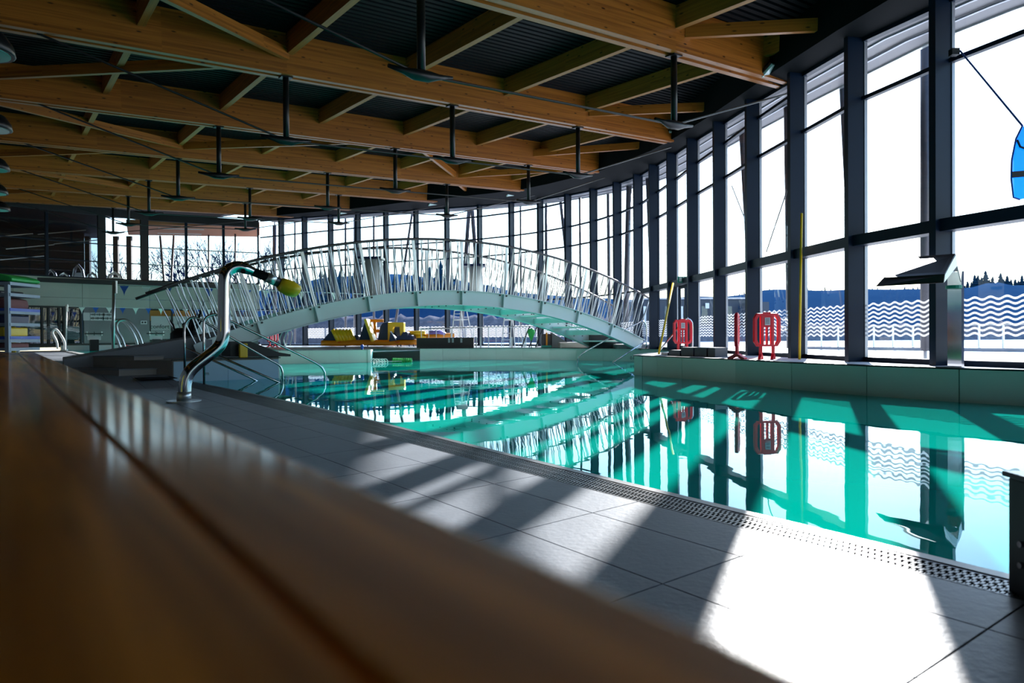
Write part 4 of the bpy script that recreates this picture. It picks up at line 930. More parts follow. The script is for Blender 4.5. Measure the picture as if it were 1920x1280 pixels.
# =================================================================== THINGS ON THE ISLAND
def barrier(px, py, Y, yaw, label):
    p = at(px, py, Y); p.z = ZU
    e = empty('plastic_barrier', p, label, 'barrier', 'red plastic barriers')
    Rm = Matrix.Rotation(yaw, 3, 'Z')
    def W(x, y, z): return p + Rm @ V(x, y, z)
    W2, zb, zt_ = 0.30, 0.27, 0.97; th = 0.035
    ring = []
    out = [(-W2, zb + .10), (-W2 + .07, zb), (W2 - .07, zb), (W2, zb + .10), (W2, zt_ - .10), (W2 - .07, zt_), (-W2 + .07, zt_), (-W2, zt_ - .10)]
    inn_ = [(x * 0.78, (z - 0.62) * 0.86 + 0.62) for x, z in out]; n = len(out)
    vs = [W(x, -th, z) for x, z in out] + [W(x, -th, z) for x, z in inn_] + [W(x, th, z) for x, z in out] + [W(x, th, z) for x, z in inn_]
    fs = []
    for i in range(n):
        j = (i + 1) % n; fs += [(i, j, n + j, n + i), (2 * n + i, 3 * n + i, 3 * n + j, 2 * n + j), (i, 2 * n + i, 2 * n + j, j), (n + i, n + j, 3 * n + j, 3 * n + i)]
    MB().add(vs, fs).build('frame', M_RED, e, bevel=0.008)
    for x in (-0.115, 0.115): MB().box(W(x, 0, 0.62), (0.075, 0.06, 0.66), M=Rm).build('upright', M_RED, e, bevel=0.01)
    MB().box(W(0, 0, 0.50), (0.035, 0.05, 0.42), M=Rm).build('centre_bar', M_RED, e)
    MB().box(W(0, 0, 0.80), (0.16, 0.05, 0.24), M=Rm).build('number_plate', M_RED, e)
    MB().box(W(0, -0.03, 0.80), (0.12, 0.008, 0.16), M=Rm).build('sticker', M_PAPER, e)
    mb = MB()
    for q in range(4): mb.box(W(0, -0.036, 0.85 - q * 0.03), (0.08, 0.004, 0.010), M=Rm)
    mb.build('print', M_INK, e)
    MB().box(W(0, 0, zt_ + 0.01), (0.16, 0.05, 0.03), M=Rm).build('handle', M_RED, e)
    for x in (-0.14, 0.14):
        MB().box(W(x, 0, 0.18), (0.055, 0.05, 0.26), M=Rm).build('leg', M_RED, e)
        fo = MB(); c = [(-.22, 0), (-.22, .03), (-.05, .11), (.05, .11), (.22, .03), (.22, 0), (.14, 0), (.05, .05), (-.05, .05), (-.14, 0)]
        # the foot crosses under the panel
        Rf = Matrix.Rotation(yaw + R(55), 3, 'Z')
        fo.add([p + Rm @ V(x, 0, 0) + Rf @ V(a, -0.03, z) for a, z in c] + [p + Rm @ V(x, 0, 0) + Rf @ V(a, 0.03, z) for a, z in c],
               [tuple(range(10)), tuple(range(10, 20))[::-1]] + [(i, (i + 1) % 10, 10 + (i + 1) % 10, 10 + i) for i in range(10)])
        fo.build('foot', M_RED, e)
barrier(1438, 672, 14.9, R(8), 'red plastic barrier standing face on, right of the narrow one, before the window columns')
barrier(1382, 670, 15.1, R(68), 'red plastic barrier turned edge on so that it looks narrow')
barrier(1280, 660, 20.6, R(15), 'red plastic barrier farthest away, behind the island handrail')
b0 = at(1499, 673, 14.6)
MB().tube([V(b0.x, b0.y, ZU), at(1503, 400, 14.95)], 0.027, 8).build('rescue_pole', M_YEL, origin=V(b0.x, b0.y, ZU), smooth=True, label='long yellow rescue pole standing almost upright against a window column', cat='pole')
b0 = at(1235, 655, 19.4)
MB().tube([V(b0.x, b0.y, ZU), at(1262, 531, 21.8)], 0.03, 8).build('rescue_pole', M_YEL, origin=V(b0.x, b0.y, ZU), smooth=True, label='yellow rescue pole leaning to the right near the glass door', cat='pole')
tb_ = empty('tiled_bench', at(1290, 668, 17.3), 'low navy tiled seat wall on the white island deck', 'seat')
P_ = [(1238, 18.7), (1252, 18.0), (1275, 17.5), (1300, 17.1), (1325, 16.75), (1341, 16.5)]
for (xa, ya), (xb, yb_) in zip(P_[:-1], P_[1:]):
    a = V(*pxY(xa, ya), 0); b = V(*pxY(xb, yb_), 0); n = V(0.35, 0.2, 0)
    MB().prism([(a.x + .02, a.y), (b.x - .004, b.y), (b.x + n.x, b.y + n.y), (a.x + n.x, a.y + n.y)], ZU, ZU + 0.02 + 0.20 * min(1, (xb - 1238) / 60)).build('tile_block', M_TILEB, tb_)

# waterfall spout
wf = empty('waterfall_spout', V(*pxY(1803, 10.75), ZU), 'black folded hood waterfall spout on a thin steel stand before the windows', 'fountain')
def T(px, py, Y): return at(px, py, Y)
R0, R1, M0, M1, L0, L1 = T(1792, 477, 10.6), T(1722, 482, 11.5), T(1772, 515, 10.2), T(1657, 522, 11.1), T(1770, 530, 10.2), T(1643, 537, 11.0)
K0, K1 = T(1804, 508, 10.8), T(1740, 505, 11.8)
def sheet(qs, off, name, mt):
    n = (qs[1] - qs[0]).cross(qs[3] - qs[0]).normalized() * off; k = len(qs)
    MB().add(list(qs) + [q + n for q in qs], [tuple(range(k)), tuple(range(k, 2 * k))[::-1]] + [(i, (i + 1) % k, k + (i + 1) % k, k + i) for i in range(k)]).build(name, mt, wf)
sheet([R0, R1, M1, M0], 0.015, 'hood_plate', M_BLACK); sheet([M0, M1, L1, L0], 0.015, 'lip_plate', M_BLACK)
sheet([R0, R1, K1, K0], 0.015, 'back_plate', M_SATIN)
sheet([R0 + V(0, 0, -.01), T(1795, 498, 10.62), L0, M0], 0.01, 'inner_face', M_MINT)  # mint colour paints the water light reflected in the polished steel underside
sheet([R0, K0, T(1802, 528, 10.8), T(1795, 498, 10.62)], 0.01, 'side_plate', M_SATIN)
MB().prism([(K0.x - .01, K0.y), (K0.x + .03, K0.y), (K0.x + .03, K0.y + .35), (K0.x - .01, K0.y + .35)], ZU, K0.z).build('stand', M_STEEL, wf)
MB().tube([T(1789, 535, 10.9), T(1789, 541, 10.9)], 0.12, 16).build('green_disc', M_TEAL, wf)

# blue visor and cable at the right edge
vz = empty('hanging_board', T(1917, 300, 9.6), 'glossy blue curved board hung by a cable at the right border', 'board')
pr = [(1917, 236), (1905, 260), (1897, 300), (1896, 335), (1900, 370), (1912, 374), (1926, 371), (1934, 300), (1932, 240)]
MB().add([T(x, y, 9.6) for x, y in pr] + [T(x, y, 9.72) for x, y in pr], [tuple(range(9)), tuple(range(9, 18))[::-1]] + [(i, (i + 1) % 9, 9 + (i + 1) % 9, 9 + i) for i in range(9)]).build('panel', M_BLUEG, vz)
MB().tube([T(x, y, 9.58) for x, y in pr[:6]], 0.012, 6).build('edge_tube', M_BLUE, vz)
MB().bar(T(1897, 333, 9.58), T(1934, 330, 9.58), 0.03, 0.08).build('strap', M_BLACK, vz)
MB().tube([T(1907, 262, 9.58), T(1913, 275, 9.58), T(1932, 282, 9.58)], 0.015, 6).build('cord', M_BLACK, vz)
MB().tube([T(1800, 95, 11.2), T(1917, 236, 9.65)], 0.014, 6).build('cable', M_BLUE, vz)
MB().box(T(1789, 98, 11.2), (0.12, 0.1, 0.1)).build('bracket', M_BLACK, vz)
for j, (a, b, who) in enumerate(((T(1372, 348, 20.1), T(1413, 452, 17.8), 'descending to the right'), (T(1437, 472, 17.6), T(1482, 338, 15.6), 'rising to the right'))):
    MB().tube([a, b], 0.014, 6).build('brace_wire', M_STEELBLK, origin=a, label='thin black diagonal brace wire across the tall windows, ' + who, cat='wire')

# =================================================================== THINGS ON THE MIDDLE DECK
def block(name, px0, px1, py0, Y, dpth, mt, label, cat, ztop=None, z0=ZU, **kw):
    a = at(px0, 640, Y); b = at(px1, 640, Y); zt_ = at((px0 + px1) / 2, py0, Y).z if ztop is None else ztop
    return MB().prism([(a.x, a.y), (b.x, b.y), (b.x, b.y + dpth), (a.x, a.y + dpth)], z0, zt_).build(name, mt, origin=V((a.x + b.x) / 2, Y, z0), bevel=0.01, label=label, cat=cat, **kw)
bb = block('storage_bench', 781, 888, 633, 32.2, 0.6, mat('black_brown', (0.018, 0.014, 0.016), 0.5), 'long low black bench box on the deck under the bridge crown', 'bench')
mb = MB()
for px in (842, 849, 865): p = at(px, 638, 32.17); mb.box(p, (0.09, 0.02, 0.20))
mb.build('vent_slot', M_FRAMEL, bb)
block('equipment_box', 1107, 1155, 624, 28.9, 0.7, M_BLACK, 'black cube box under the right end of the bridge', 'box')
ob = block('tool_cabinet', 1015, 1034, 626, 31.5, 0.5, mat('dark_cabinet', (0.05, 0.045, 0.06), 0.5), 'small dark cabinet with an orange post, left of the ramp under the bridge', 'cabinet')
p = at(1025, 625, 31.4); MB().box((p.x, p.y, (p.z + ZU) / 2 + 0.05), (0.07, 0.07, p.z - ZU)).build('orange_post', M_ORV, ob)
p = at(1025, 650, 31.3); MB().box((p.x, p.y, ZU + 0.05), (0.45, 0.1, 0.10)).build('green_base', M_TEAL, ob)
block('bridge_plinth', 1050, 1110, 642, 29.9, 2.5, M_STONE, 'low brown plinth behind the black cube box', 'plinth')
block('bridge_plinth', 1157, 1232, 645.5, 27.7, 2.2, M_CONCD, 'low grey plinth that carries the right foot of the bridge', 'plinth')
a, b = at(1035, 640, 31.3), at(1075, 640, 30.5)
MB().add([V(a.x, a.y, ZU), V(b.x, b.y, ZU), V(b.x, b.y, 0.55), V(a.x, a.y, 1.15)] + [V(a.x, a.y + 1.5, ZU), V(b.x, b.y + 1.5, ZU), V(b.x, b.y + 1.5, 0.55), V(a.x, a.y + 1.5, 1.15)],
         [(0, 1, 2, 3), (4, 7, 6, 5), (3, 2, 6, 7), (0, 3, 7, 4), (1, 5, 6, 2)]).build('stair_cheek', M_CONCD, origin=V(a.x, a.y, ZU), label='sloping grey concrete cheek beside the dark cabinet under the bridge', cat='ramp')
# balustrade with glass panes
gb = empty('glass_balustrade', V(*pxY(950, 33), ZU), 'glass balustrade with steel posts on the deck under the bridge', 'balustrade')
Yb = 33.0
for px in (893, 901, 960, 983, 1007): p = at(px, 640, Yb); MB().box((p.x, p.y, (ZU + at(px, 632, Yb).z) / 2), (0.06, 0.06, at(px, 631, Yb).z - ZU)).build('post', M_SATIN, gb)
for xa, xb in ((902, 929), (931, 959), (961, 982), (984, 1006)):
    a = at(xa, 633.5, Yb); b = at(xb, 648, Yb); MB().add([V(a.x, a.y, a.z), V(b.x, b.y, a.z), V(b.x, b.y, b.z), V(a.x, a.y, b.z)], [(0, 1, 2, 3)]).build('glass_pane', M_GLASSB, gb)
rb = empty('railing', V(*pxY(860, 34.5), ZU), 'grey bar railing standing behind the long black bench box', 'railing')
Yr = 34.5
MB().tube([at(787, 617, Yr), at(900, 613, Yr), at(1000, 612, Yr)], 0.03, 6).build('top_bar', M_SATIN, rb)
for px in range(790, 1000, 14): a = at(px, 614, Yr); MB().tube([V(a.x, a.y, ZU), a], 0.016 if (px // 14) % 5 else 0.03, 5).build('bar', M_SATIN, rb)
e = empty('pool_ladder', at(990, 650, 31.8), 'three curved dark ladder rails by the glass balustrade', 'ladder')
for dx in (0, 14, 26): MB().tube(arc([at(x + dx, y, 31.8) for x, y in ((978, 651), (982, 640), (987, 626), (993, 612))], 3), 0.03, 6).build('rail', M_STEELBLK, e)
e = empty('green_paddle', at(996, 650, 31.6), 'green round paddle standing upright among the ladder rails', 'paddle')
c = at(996, 624, 31.6); MB().loft([[c + V(r * math.cos(q * math.pi / 5), r * math.sin(q * math.pi / 5) * 0.5, z) for q in range(10)] for r, z in ((0.02, -.36), (0.10, -.18), (0.17, 0.02), (0.15, 0.14), (0.05, 0.2))]).build('blade', M_GREEN, e, smooth=True)
MB().tube([V(c.x, c.y, ZU), c - V(0, 0, 0.3)], 0.02, 6).build('shaft', M_STEELBLK, e)
# guard chairs
for j, (px, nm) in enumerate(((855, 'first white ladder frame of a lifeguard chair, behind the black bench box'), (950, 'second white ladder frame of a lifeguard chair, behind the glass balustrade'))):
    Y = 36.2 - j * 0.8; e = empty('lifeguard_chair', V(*pxY(px, Y), ZU), nm, 'chair', 'lifeguard chairs')
    fl = [V(at(px - 14, 0, Y).x, Y, ZU), at(px - 3, 582, Y)]; fr = [V(at(px + 2, 0, Y).x, Y, ZU), at(px + 10, 582, Y)]
    bl = [V(at(px + 12, 0, Y).x, Y + 0.9, ZU), at(px + 10, 582, Y + 0.3)]; br_ = [V(at(px + 28, 0, Y).x, Y + 0.9, ZU), at(px + 20, 582, Y + 0.3)]
    for q in (fl, fr, bl, br_): MB().tube(q, 0.028, 6).build('leg', M_WHITE, e)
    for u in (0.18, 0.36, 0.54, 0.72, 0.9): MB().bar(fl[0].lerp(fl[1], u), fr[0].lerp(fr[1], u), 0.10, 0.03).build('rung', M_WHITE, e)
    MB().tube([fl[0].lerp(fl[1], .75), br_[0].lerp(br_[1], .75)], 0.022, 6).build('side_bar', M_WHITE, e)
    c = fl[1].lerp(br_[1], 0.5); MB().box(c + V(0, 0, 0.02), (0.6, 0.5, 0.05)).build('seat', M_WHITE, e); MB().box(c + V(0.05, 0.25, 0.3), (0.55, 0.04, 0.4)).build('backrest', M_WHITE, e)
# pedestals on the bridge
for j, (xa, xb, y0, y1, tau, lat) in enumerate(((684, 713, 487, 552, 5.6, 1.4), (880, 906, 500, 546, 9.0, 1.5))):
    c0 = BP(tau, 0, 0, lat); Y = c0.y; ca = at((xa + xb) / 2, y0, Y); ww = (xb - xa) / F * Y
    e = empty('white_pedestal', V(ca.x, Y, BH(tau) - 0.06), 'white cylinder pedestal with a flat dark blue cap behind the bridge railing, %s' % ('left one' if j == 0 else 'right one'), 'pedestal', 'pedestals on the bridge')
    MB().tube([V(ca.x, Y, BH(tau) - 0.12), V(ca.x, Y, ca.z)], ww / 2, 20).build('column', M_WHITE, e, smooth=True)
    MB().box((ca.x - 0.05, Y, ca.z + 0.04), (ww * 1.55, 0.7, 0.07)).build('cap', M_NAVY, e)
# blue buoy on the wall
p = at(679, 650, 28.6); e = empty('wall_buoy', V(p.x, p.y, ZU + 0.02), 'small dark blue rounded cap on the end of the pool wall', 'buoy')
MB().loft([[V(p.x + r * math.cos(q * math.pi / 6), p.y + r * math.sin(q * math.pi / 6), ZU + 0.02 + z) for q in range(12)] for r, z in ((0.05, 0), (0.05, 0.06), (0.065, 0.1), (0.065, 0.16), (0.03, 0.2))]).build('cap', M_BLUE, e, smooth=True)

# inflatable course on the deck
YI = 38.2
inf = empty('inflatable_course', V(*pxY(690, YI), ZU), 'large yellow, orange and navy inflatable obstacle course on the pale deck', 'inflatable')
def ext(pts, Y, dp, name, mt, bev=0.05, par=None):
    par = par or inf
    a = [at(x, y, Y) for x, y in pts]; b = [q + V(0.15 * dp, dp, 0) for q in a]; n = len(pts)
    return MB().add(a + b, [tuple(range(n)), tuple(range(n, 2 * n))[::-1]] + [(i, (i + 1) % n, n + (i + 1) % n, n + i) for i in range(n)]).build(name, mt, par, bevel=bev)
for dy, dp in ((0, 0), (1.6, 0)):
    MB().tube(arc([at(603, 643, YI + dy), at(640, 643.5, YI + dy), at(680, 642, YI + dy), at(730, 642.5, YI + dy), at(784, 641, YI + dy)], 4), 0.155, 12).build('base_tube', M_ORV, inf, smooth=True)
ext([(602, 640), (622, 617), (635, 641)], YI, 1.5, 'wedge_side', M_NAVY)
for q in range(6):
    x0 = 623.5 + q * 6.2
    MB().tube([at(x0, 618, YI - 0.05 + 0.05 * q), at(x0 + 11, 640, YI - 0.1 + 0.05 * q)], 0.105, 8).build('ramp_rib', M_YELV, inf, smooth=True)
ext([(650, 628), (672, 628), (672, 637), (650, 637)], YI + 0.2, 1.2, 'block', M_NAVY)
ext([(671, 641), (684, 600), (694, 641)], YI, 1.2, 'tower_side', M_NAVY)
MB().bar(at(699, 641, YI - .1), at(685, 599, YI - .1), 1.0, 0.16, upv=V(1, 0.0, 0)).build('tower_slab', M_YELV, inf, bevel=0.05)
for pts in (((690, 601), (719, 601)), ((698, 620), (716, 620)), ((703, 602), (703, 641)), ((710, 638), (703, 641))):
    MB().tube([at(*pts[0], YI + 0.5), at(*pts[1], YI + 0.5)], 0.085, 10).build('frame_tube', M_ORV, inf, smooth=True)
ext([(707, 641), (712, 612), (717, 605), (728, 603), (728, 641)], YI + 0.1, 1.2, 'house_side', M_NAVY)
ext([(727, 641), (727, 604), (757, 604), (757, 636), (750, 636), (749, 612), (737, 612), (734, 641)], YI, 0.3, 'arch', M_YELV, 0.03)
ext([(736, 612), (750, 612), (750, 634), (736, 634)], YI + 0.4, 0.9, 'doorway', M_NAVY, 0.02)
ext([(729, 640), (732, 622), (742, 638)], YI - 0.4, 0.4, 'small_wedge', M_NAVY, 0.02)
ext([(743, 637), (743, 629), (752, 629), (755, 622), (764, 622), (765, 629), (775, 630), (776, 637)], YI - 0.2, 0.8, 'step_block', M_NAVY, 0.04)
for ya, xa, xb in ((624, 764, 797), (631, 776, 800)):
    MB().tube([at(xa, ya, YI + 0.4), at(xb, ya, YI + 0.4)], 0.12, 10).build('side_tube', M_YELV, inf, smooth=True)
MB().tube([at(732, 621, YI - .3), at(742, 637, YI - .3)], 0.05, 6).build('white_seam', M_WHITE, inf)
for px in (648, 690, 746, 752, 768, 776): p = at(px, 645, YI); MB().box((p.x, p.y - 0.05, ZU + 0.05), (0.06, 0.1, 0.10)).build('foot', M_NAVY, inf)
mb = MB()
for px in (636, 745):
    c = at(px, 641.5, YI - 0.16); mb.tube([c + V(-.12, 0, .05), c + V(0, -.01, -.03), c + V(.12, 0, .05)], 0.018, 5)
mb.build('handle', M_RED, inf)
# second smaller inflatable, violet and orange, farther right
i2 = empty('inflatable_float', V(*pxY(815, 40.5), ZU), 'low violet and orange inflatable float lying behind the railing', 'inflatable')
M_VIO = mat('violet_vinyl', (0.30, 0.25, 0.75), 0.35)
MB().tube([at(795, 630, 38.6), at(852, 628, 38.6)], 0.12, 8).build('tube', M_ORV, i2, smooth=True); MB().tube([at(805, 624, 38.6), at(822, 623, 38.6), at(835, 627, 38.6)], 0.12, 8).build('tube', M_VIO, i2, smooth=True)
MB().tube([at(790, 622, 38.9), at(795, 636, 38.9)], 0.1, 8).build('tube', M_YELV, i2, smooth=True)
for j, (px, py, yw) in enumerate(((508, 628, 10), (517, 628, 60))):   # two far barriers under the bridge
    pass
fb = at(512, 640, 38.0); fb.z = ZU
MB().box(fb + V(0, 0, 0.45), (0.55, 0.08, 0.6)).build('plastic_barrier', M_RED, origin=fb, bevel=0.06, label='small distant red plastic barrier seen under the left half of the bridge', cat='barrier', group='red plastic barriers') if False else barrier(511, 645, 38.0, R(5), 'small distant red plastic barrier seen under the left half of the bridge')
e = empty('pool_ladder', at(538, 648, 36), 'small pair of far ladder loops seen under the left half of the bridge', 'ladder')
for dx in (0, 8): MB().tube(arc([at(x + dx, y, 36.5) for x, y in ((527, 649), (524, 636), (530, 622), (537, 619), (540, 628), (536, 648))], 3), 0.03, 6).build('rail', M_SATIN, e)
# rope rings floating behind the acrylic window
cu = empty('lane_rope_coil', at(722, 678, 31), 'green and white lane rope rings floating before the clear pane in the pool wall', 'lane rope')
for q in range(5):
    c = at(700 + q * 5.5, 677.5, 28.0); MB().tube([c + V(0.11 * math.cos(a * math.pi / 6), 0.03 * math.sin(a * math.pi / 6 + q), 0.11 * math.sin(a * math.pi / 6)) for a in range(13)], 0.022, 6, False).build('ring', M_WHITE, cu)
for q in range(12):
    c = at(736 + q * 3.1, 676.5, 28.6); MB().tube([c, c + V(0.04, 0, 0)], 0.13, 8).build('disc', M_GREEN, cu)
MB().tube([at(696, 677.5, 27.9), at(774, 676.5, 28.7)], 0.012, 5).build('line', M_WHITE, cu)

# =================================================================== LEFT SIDE THINGS
YC = 8.2
ct = empty('storage_rack', at(5, 660, YC), 'pale grey plastic storage rack at the left border', 'rack'); ct.location.z = 0; WP[ct.name] = Vector(ct.location)
zt_ = at(10, 533, YC).z
for px in (15, -32):
    for dy in (0, 0.5):
        p = at(px, 640, YC + dy); MB().box((p.x, p.y, zt_ / 2 - 0.06), (0.045, 0.045, zt_ + 0.12)).build('post', M_GREYP, ct)
for py, mt in ((531, M_GREYP), (552, M_GREYP), (580, M_BLUE), (585, M_GREYP), (608, M_GREYP), (633, M_BLUE), (639, M_GREYP), (655, M_GREYP)):
    a = at(-34, py, YC); b = at(19, py, YC); z = at(10, py, YC).z
    MB().prism([(a.x, a.y), (b.x, b.y), (b.x, b.y + .52), (a.x, a.y + .52)], z - 0.018, z + 0.018).build('shelf', mt, ct)
def rk(name, pts, mt, label, cat, dp=0.4, Y=YC + 0.06, bev=0.015):
    a = [at(x, y, Y) for x, y in pts]; b = [q + V(0, dp, 0) for q in a]; n = len(pts)
    return MB().add(a + b, [tuple(range(n)), tuple(range(n, 2 * n))[::-1]] + [(i, (i + 1) % n, n + (i + 1) % n, n + i) for i in range(n)]).build(name, mt, origin=a[0], bevel=bev, label=label, cat=cat)
rk('green_tray', [(-30, 512), (-5, 512), (15, 517), (22, 521), (22, 525), (16, 527), (-30, 524)], M_GREEN, 'green foam tray lying on top of the grey rack', 'tray', 0.5, YC)
rk('blue_tray', [(-30, 524.6), (17, 527.5), (17, 529), (-30, 529)], M_NAVY, 'thin dark blue tray under the green one', 'tray', 0.5, YC)
rk('folded_towel', [(-28, 578), (-28, 560), (-8, 556), (8, 560), (11, 570), (9, 578)], M_SKIN, 'bundle of reddish fabric on the upper shelf of the rack', 'towel')
rk('black_case', [(-25, 551), (-25, 544), (1, 544), (2, 551)], M_BLACK, 'small black case on the top shelf of the rack', 'case')
rk('navy_crate', [(-28, 607), (-28, 590), (11, 590), (11, 607)], M_NAVY, 'dark navy crate on the middle shelf of the rack', 'crate')
rk('yellow_crate', [(-28, 631), (-28, 613), (9, 613), (9, 631)], M_YEL, 'yellow crate on the lower shelf of the rack', 'crate')
rk('orange_crate', [(-28, 653), (-28, 643), (11, 643), (11, 653)], M_SKIN, 'brownish orange crate on the bottom shelf of the rack', 'crate')
a = at(19, 575, 8.9); b = at(24, 640, 8.9)
MB().add([V(a.x, a.y, 0), V(a.x + .10, a.y, 0), V(a.x + .06, a.y, a.z - .1), V(a.x, a.y, a.z)] + [V(a.x - .55, a.y + .7, 0), V(a.x - .45, a.y + .7, 0), V(a.x - .5, a.y + .7, a.z - .1), V(a.x - .55, a.y + .7, a.z)],
         [(0, 1, 2, 3), (4, 7, 6, 5), (0, 4, 5, 1), (1, 5, 6, 2), (2, 6, 7, 3), (3, 7, 4, 0)]).build('float_mat', M_YEL, origin=V(a.x, a.y, 0), bevel=0.02, label='tall yellow foam mat leaning upright behind the grey rack', cat='mat')
e = empty('safety_stand', V(*at(33, 655, 10.0).xy, 0.0), 'white stand pole with dark blue padded covers behind the yellow mat', 'stand')
p = at(33.5, 600, 10.0); MB().tube([V(p.x, p.y, -0.05), V(p.x, p.y, at(33, 592, 10).z)], 0.022, 8).build('pole', M_WHITE, e)
for ya, yb_, r in ((592, 602, 0.055), (603, 616, 0.05), (615, 627, 0.06)):
    c0, c1 = at(30.5, ya, 9.95), at(30.5, yb_, 9.95); MB().tube([c0, c0.lerp(c1, .3), c0.lerp(c1, .8), c1], [r * .7, r, r, r * .6], 10).build('cover', M_BLUE, e, smooth=True)
p = at(34, 640, 9.9); MB().box(p, (0.05, 0.03, 0.14)).build('label_tag', M_WHITE, e)
# dark planter with spiky leaves on the ramp wall
c = ons(345, 640, 22.6); e = empty('potted_plant', V(c.x, c.y, 0.5), 'dark planter bag with spiky leaves behind the concrete ramp', 'plant')
MB().loft([[V(c.x + r * math.cos(q * math.pi / 6), c.y + 0.6 * r * math.sin(q * math.pi / 6), z) for q in range(12)] for r, z in ((0.30, 0.50), (0.42, 0.8), (0.40, 1.15), (0.22, 1.30))]).build('pot', M_BLACK, e, smooth=True)
rn = random.Random(5)
for q in range(9):
    a = rn.uniform(-0.3, 0.3); h = rn.uniform(0.5, 1.05); x = c.x + a
    MB().tube([V(x, c.y, 1.1), V(x + a * .5 + rn.uniform(-.1, .1), c.y + rn.uniform(-.2, .2), 1.1 + h * .6), V(x + a * .9 + rn.uniform(-.1, .2), c.y, 1.1 + h)], [0.03, 0.035, 0.004], 5).build('leaf', M_BLACK, e)
p = ons(392, 644, 18.4); MB().box(p, (0.14, 0.02, 0.20), PHI).build('pictogram_sign', mat('grey_sign', (0.22, 0.22, 0.26), 0.5), origin=p, label='small grey framed pictogram sign on the dark wall beside the bridge foot', cat='sign')

# =================================================================== OUTSIDE
mb = MB(); g = [(x, y) for x, y in FAC] + [(-32, 62), (-150, 90), (-150, 330), (230, 330), (230, -30), (13, -30)]
mb.add([V(x + (0.02 if i < len(FAC) else 0), y, 0.43) for i, (x, y) in enumerate(g)], [tuple(range(len(g)))]); mb.build('ground', M_SNOW, kind='structure')
# outside posts
OP = [(1735, 14, 1735, 14.3, .095), (1578, 110, 1606, 16.6, .085), (1478, 160, 1484, 18.3, .12), (1391, 245, 1414, 21.3, .085), (1215, 320, 1229, 30.0, .12), (1180, 330, 1172, 32.0, .13),
      (1140, 345, 1143, 34.5, .08), (1049, 356, 1080, 37.5, .09), (1087, 350, 1089, 36.0, .06), (1024, 362, 1024, 38.2, .085), (976, 372, 977, 39.5, .06), (881, 376, 862, 41.5, .13), (884, 376, 906, 41.5, .13),
      (837, 386, 837, 42.2, .06), (775, 388, 735, 43.2, .08), (720, 394, 720, 44.2, .06), (701, 396, 701, 44.6, .07), (667, 402, 667, 45.5, .14), (648, 402, 648, 45.8, .07), (572, 412, 572, 47.8, .06), (553, 412, 553, 48.0, .06), (515, 420, 515, 49.0, .14),
      (300, 440, 318, 50, .08), (326, 440, 314, 50, .08), (391, 436, 391, 50, .06), (441, 430, 441, 50, .06)]
for j, (xt, yt, xb, Y, r) in enumerate(OP):
    a = V((xb - 960) / F * Y, Y, 0.43); b = at(xt, yt, Y + 0.2)
    lean = 'slanting' if abs(xt - xb) > 12 else 'upright'
    e = empty('outside_post', a, '%s round grey post outside the windows, %s' % (lean, ('%s from the right' % ('first second third fourth fifth sixth seventh eighth ninth tenth eleventh twelfth thirteenth fourteenth fifteenth sixteenth seventeenth eighteenth nineteenth twentieth'.split() + ['twenty-first', 'twenty-second', 'twenty-third', 'twenty-fourth', 'twenty-fifth', 'twenty-sixth'])[j])), 'post', 'posts outside the windows')
    d = (b - a); MB().tube([a + d * 0.03, b - d * 0.01], r, 12).build('shaft', M_POST, e, smooth=True)
    MB().tube([a, a + d * 0.035], r * 0.4, 8).build('foot', M_FRAMEL, e)
    MB().tube([b - d * 0.012, b + d.normalized() * 0.15], r * 0.35, 8).build('head', M_FRAMEL, e)
# red-brown timber soffit outside the left wall
sf = empty('trim_6', (-22, 50, 8.5), kind='structure')
for q in range(5):
    y0 = 0.8 + q * 1.15
    (pa, _), (pb, _) = lwpx(270), lwpx(487)
    a = Vector(pa) * (1 + y0 / 48); b = Vector(pb) * (1 + y0 / 48)
    beam('soffit_board', V(a.x - 1, a.y, 8.05 + 0.02 * q), V(b.x, b.y, 8.4 + 0.02 * q), 1.05, 0.3, M_SOFW, sf)
    if q in (1, 3): MB().bar(V(a.x + 1, a.y, 7.99), V(a.x + 3.4, a.y + 1.2, 8.08), 0.08, 0.05).build('strip_lamp', M_WHITE, sf)
# glass parapet outside right
pp = empty('outside_balustrade', V(15, 22, 0.43), 'glass paned balustrade on a grey kerb outside the right windows', 'balustrade')
pa = V(*pxY(1510, 27.5), 0.43); pb = V(*pxY(2150, 19.0), 0.43); n = 15
for q in range(n + 1):
    c = pa.lerp(pb, q / n); MB().box(c + V(0, 0, 0.42), (0.05, 0.05, 0.84)).build('post', M_SATIN, pp)
    if q < n:
        d = pa.lerp(pb, (q + 1) / n)
        MB().add([c.lerp(d, .06) + V(0, 0, .16), d.lerp(c, .06) + V(0, 0, .16), d.lerp(c, .06) + V(0, 0, .50), c.lerp(d, .06) + V(0, 0, .50)], [(0, 1, 2, 3)]).build('glass_pane', M_GLASSB, pp)
MB().bar(pa + V(0, 0, .82), pb + V(0, 0, .82), 0.05, 0.04).build('top_rail', M_SATIN, pp); MB().bar(pa - V(0, 0, .02), pb - V(0, 0, .02), 0.4, 0.13).build('kerb', M_FRAMEL, pp)
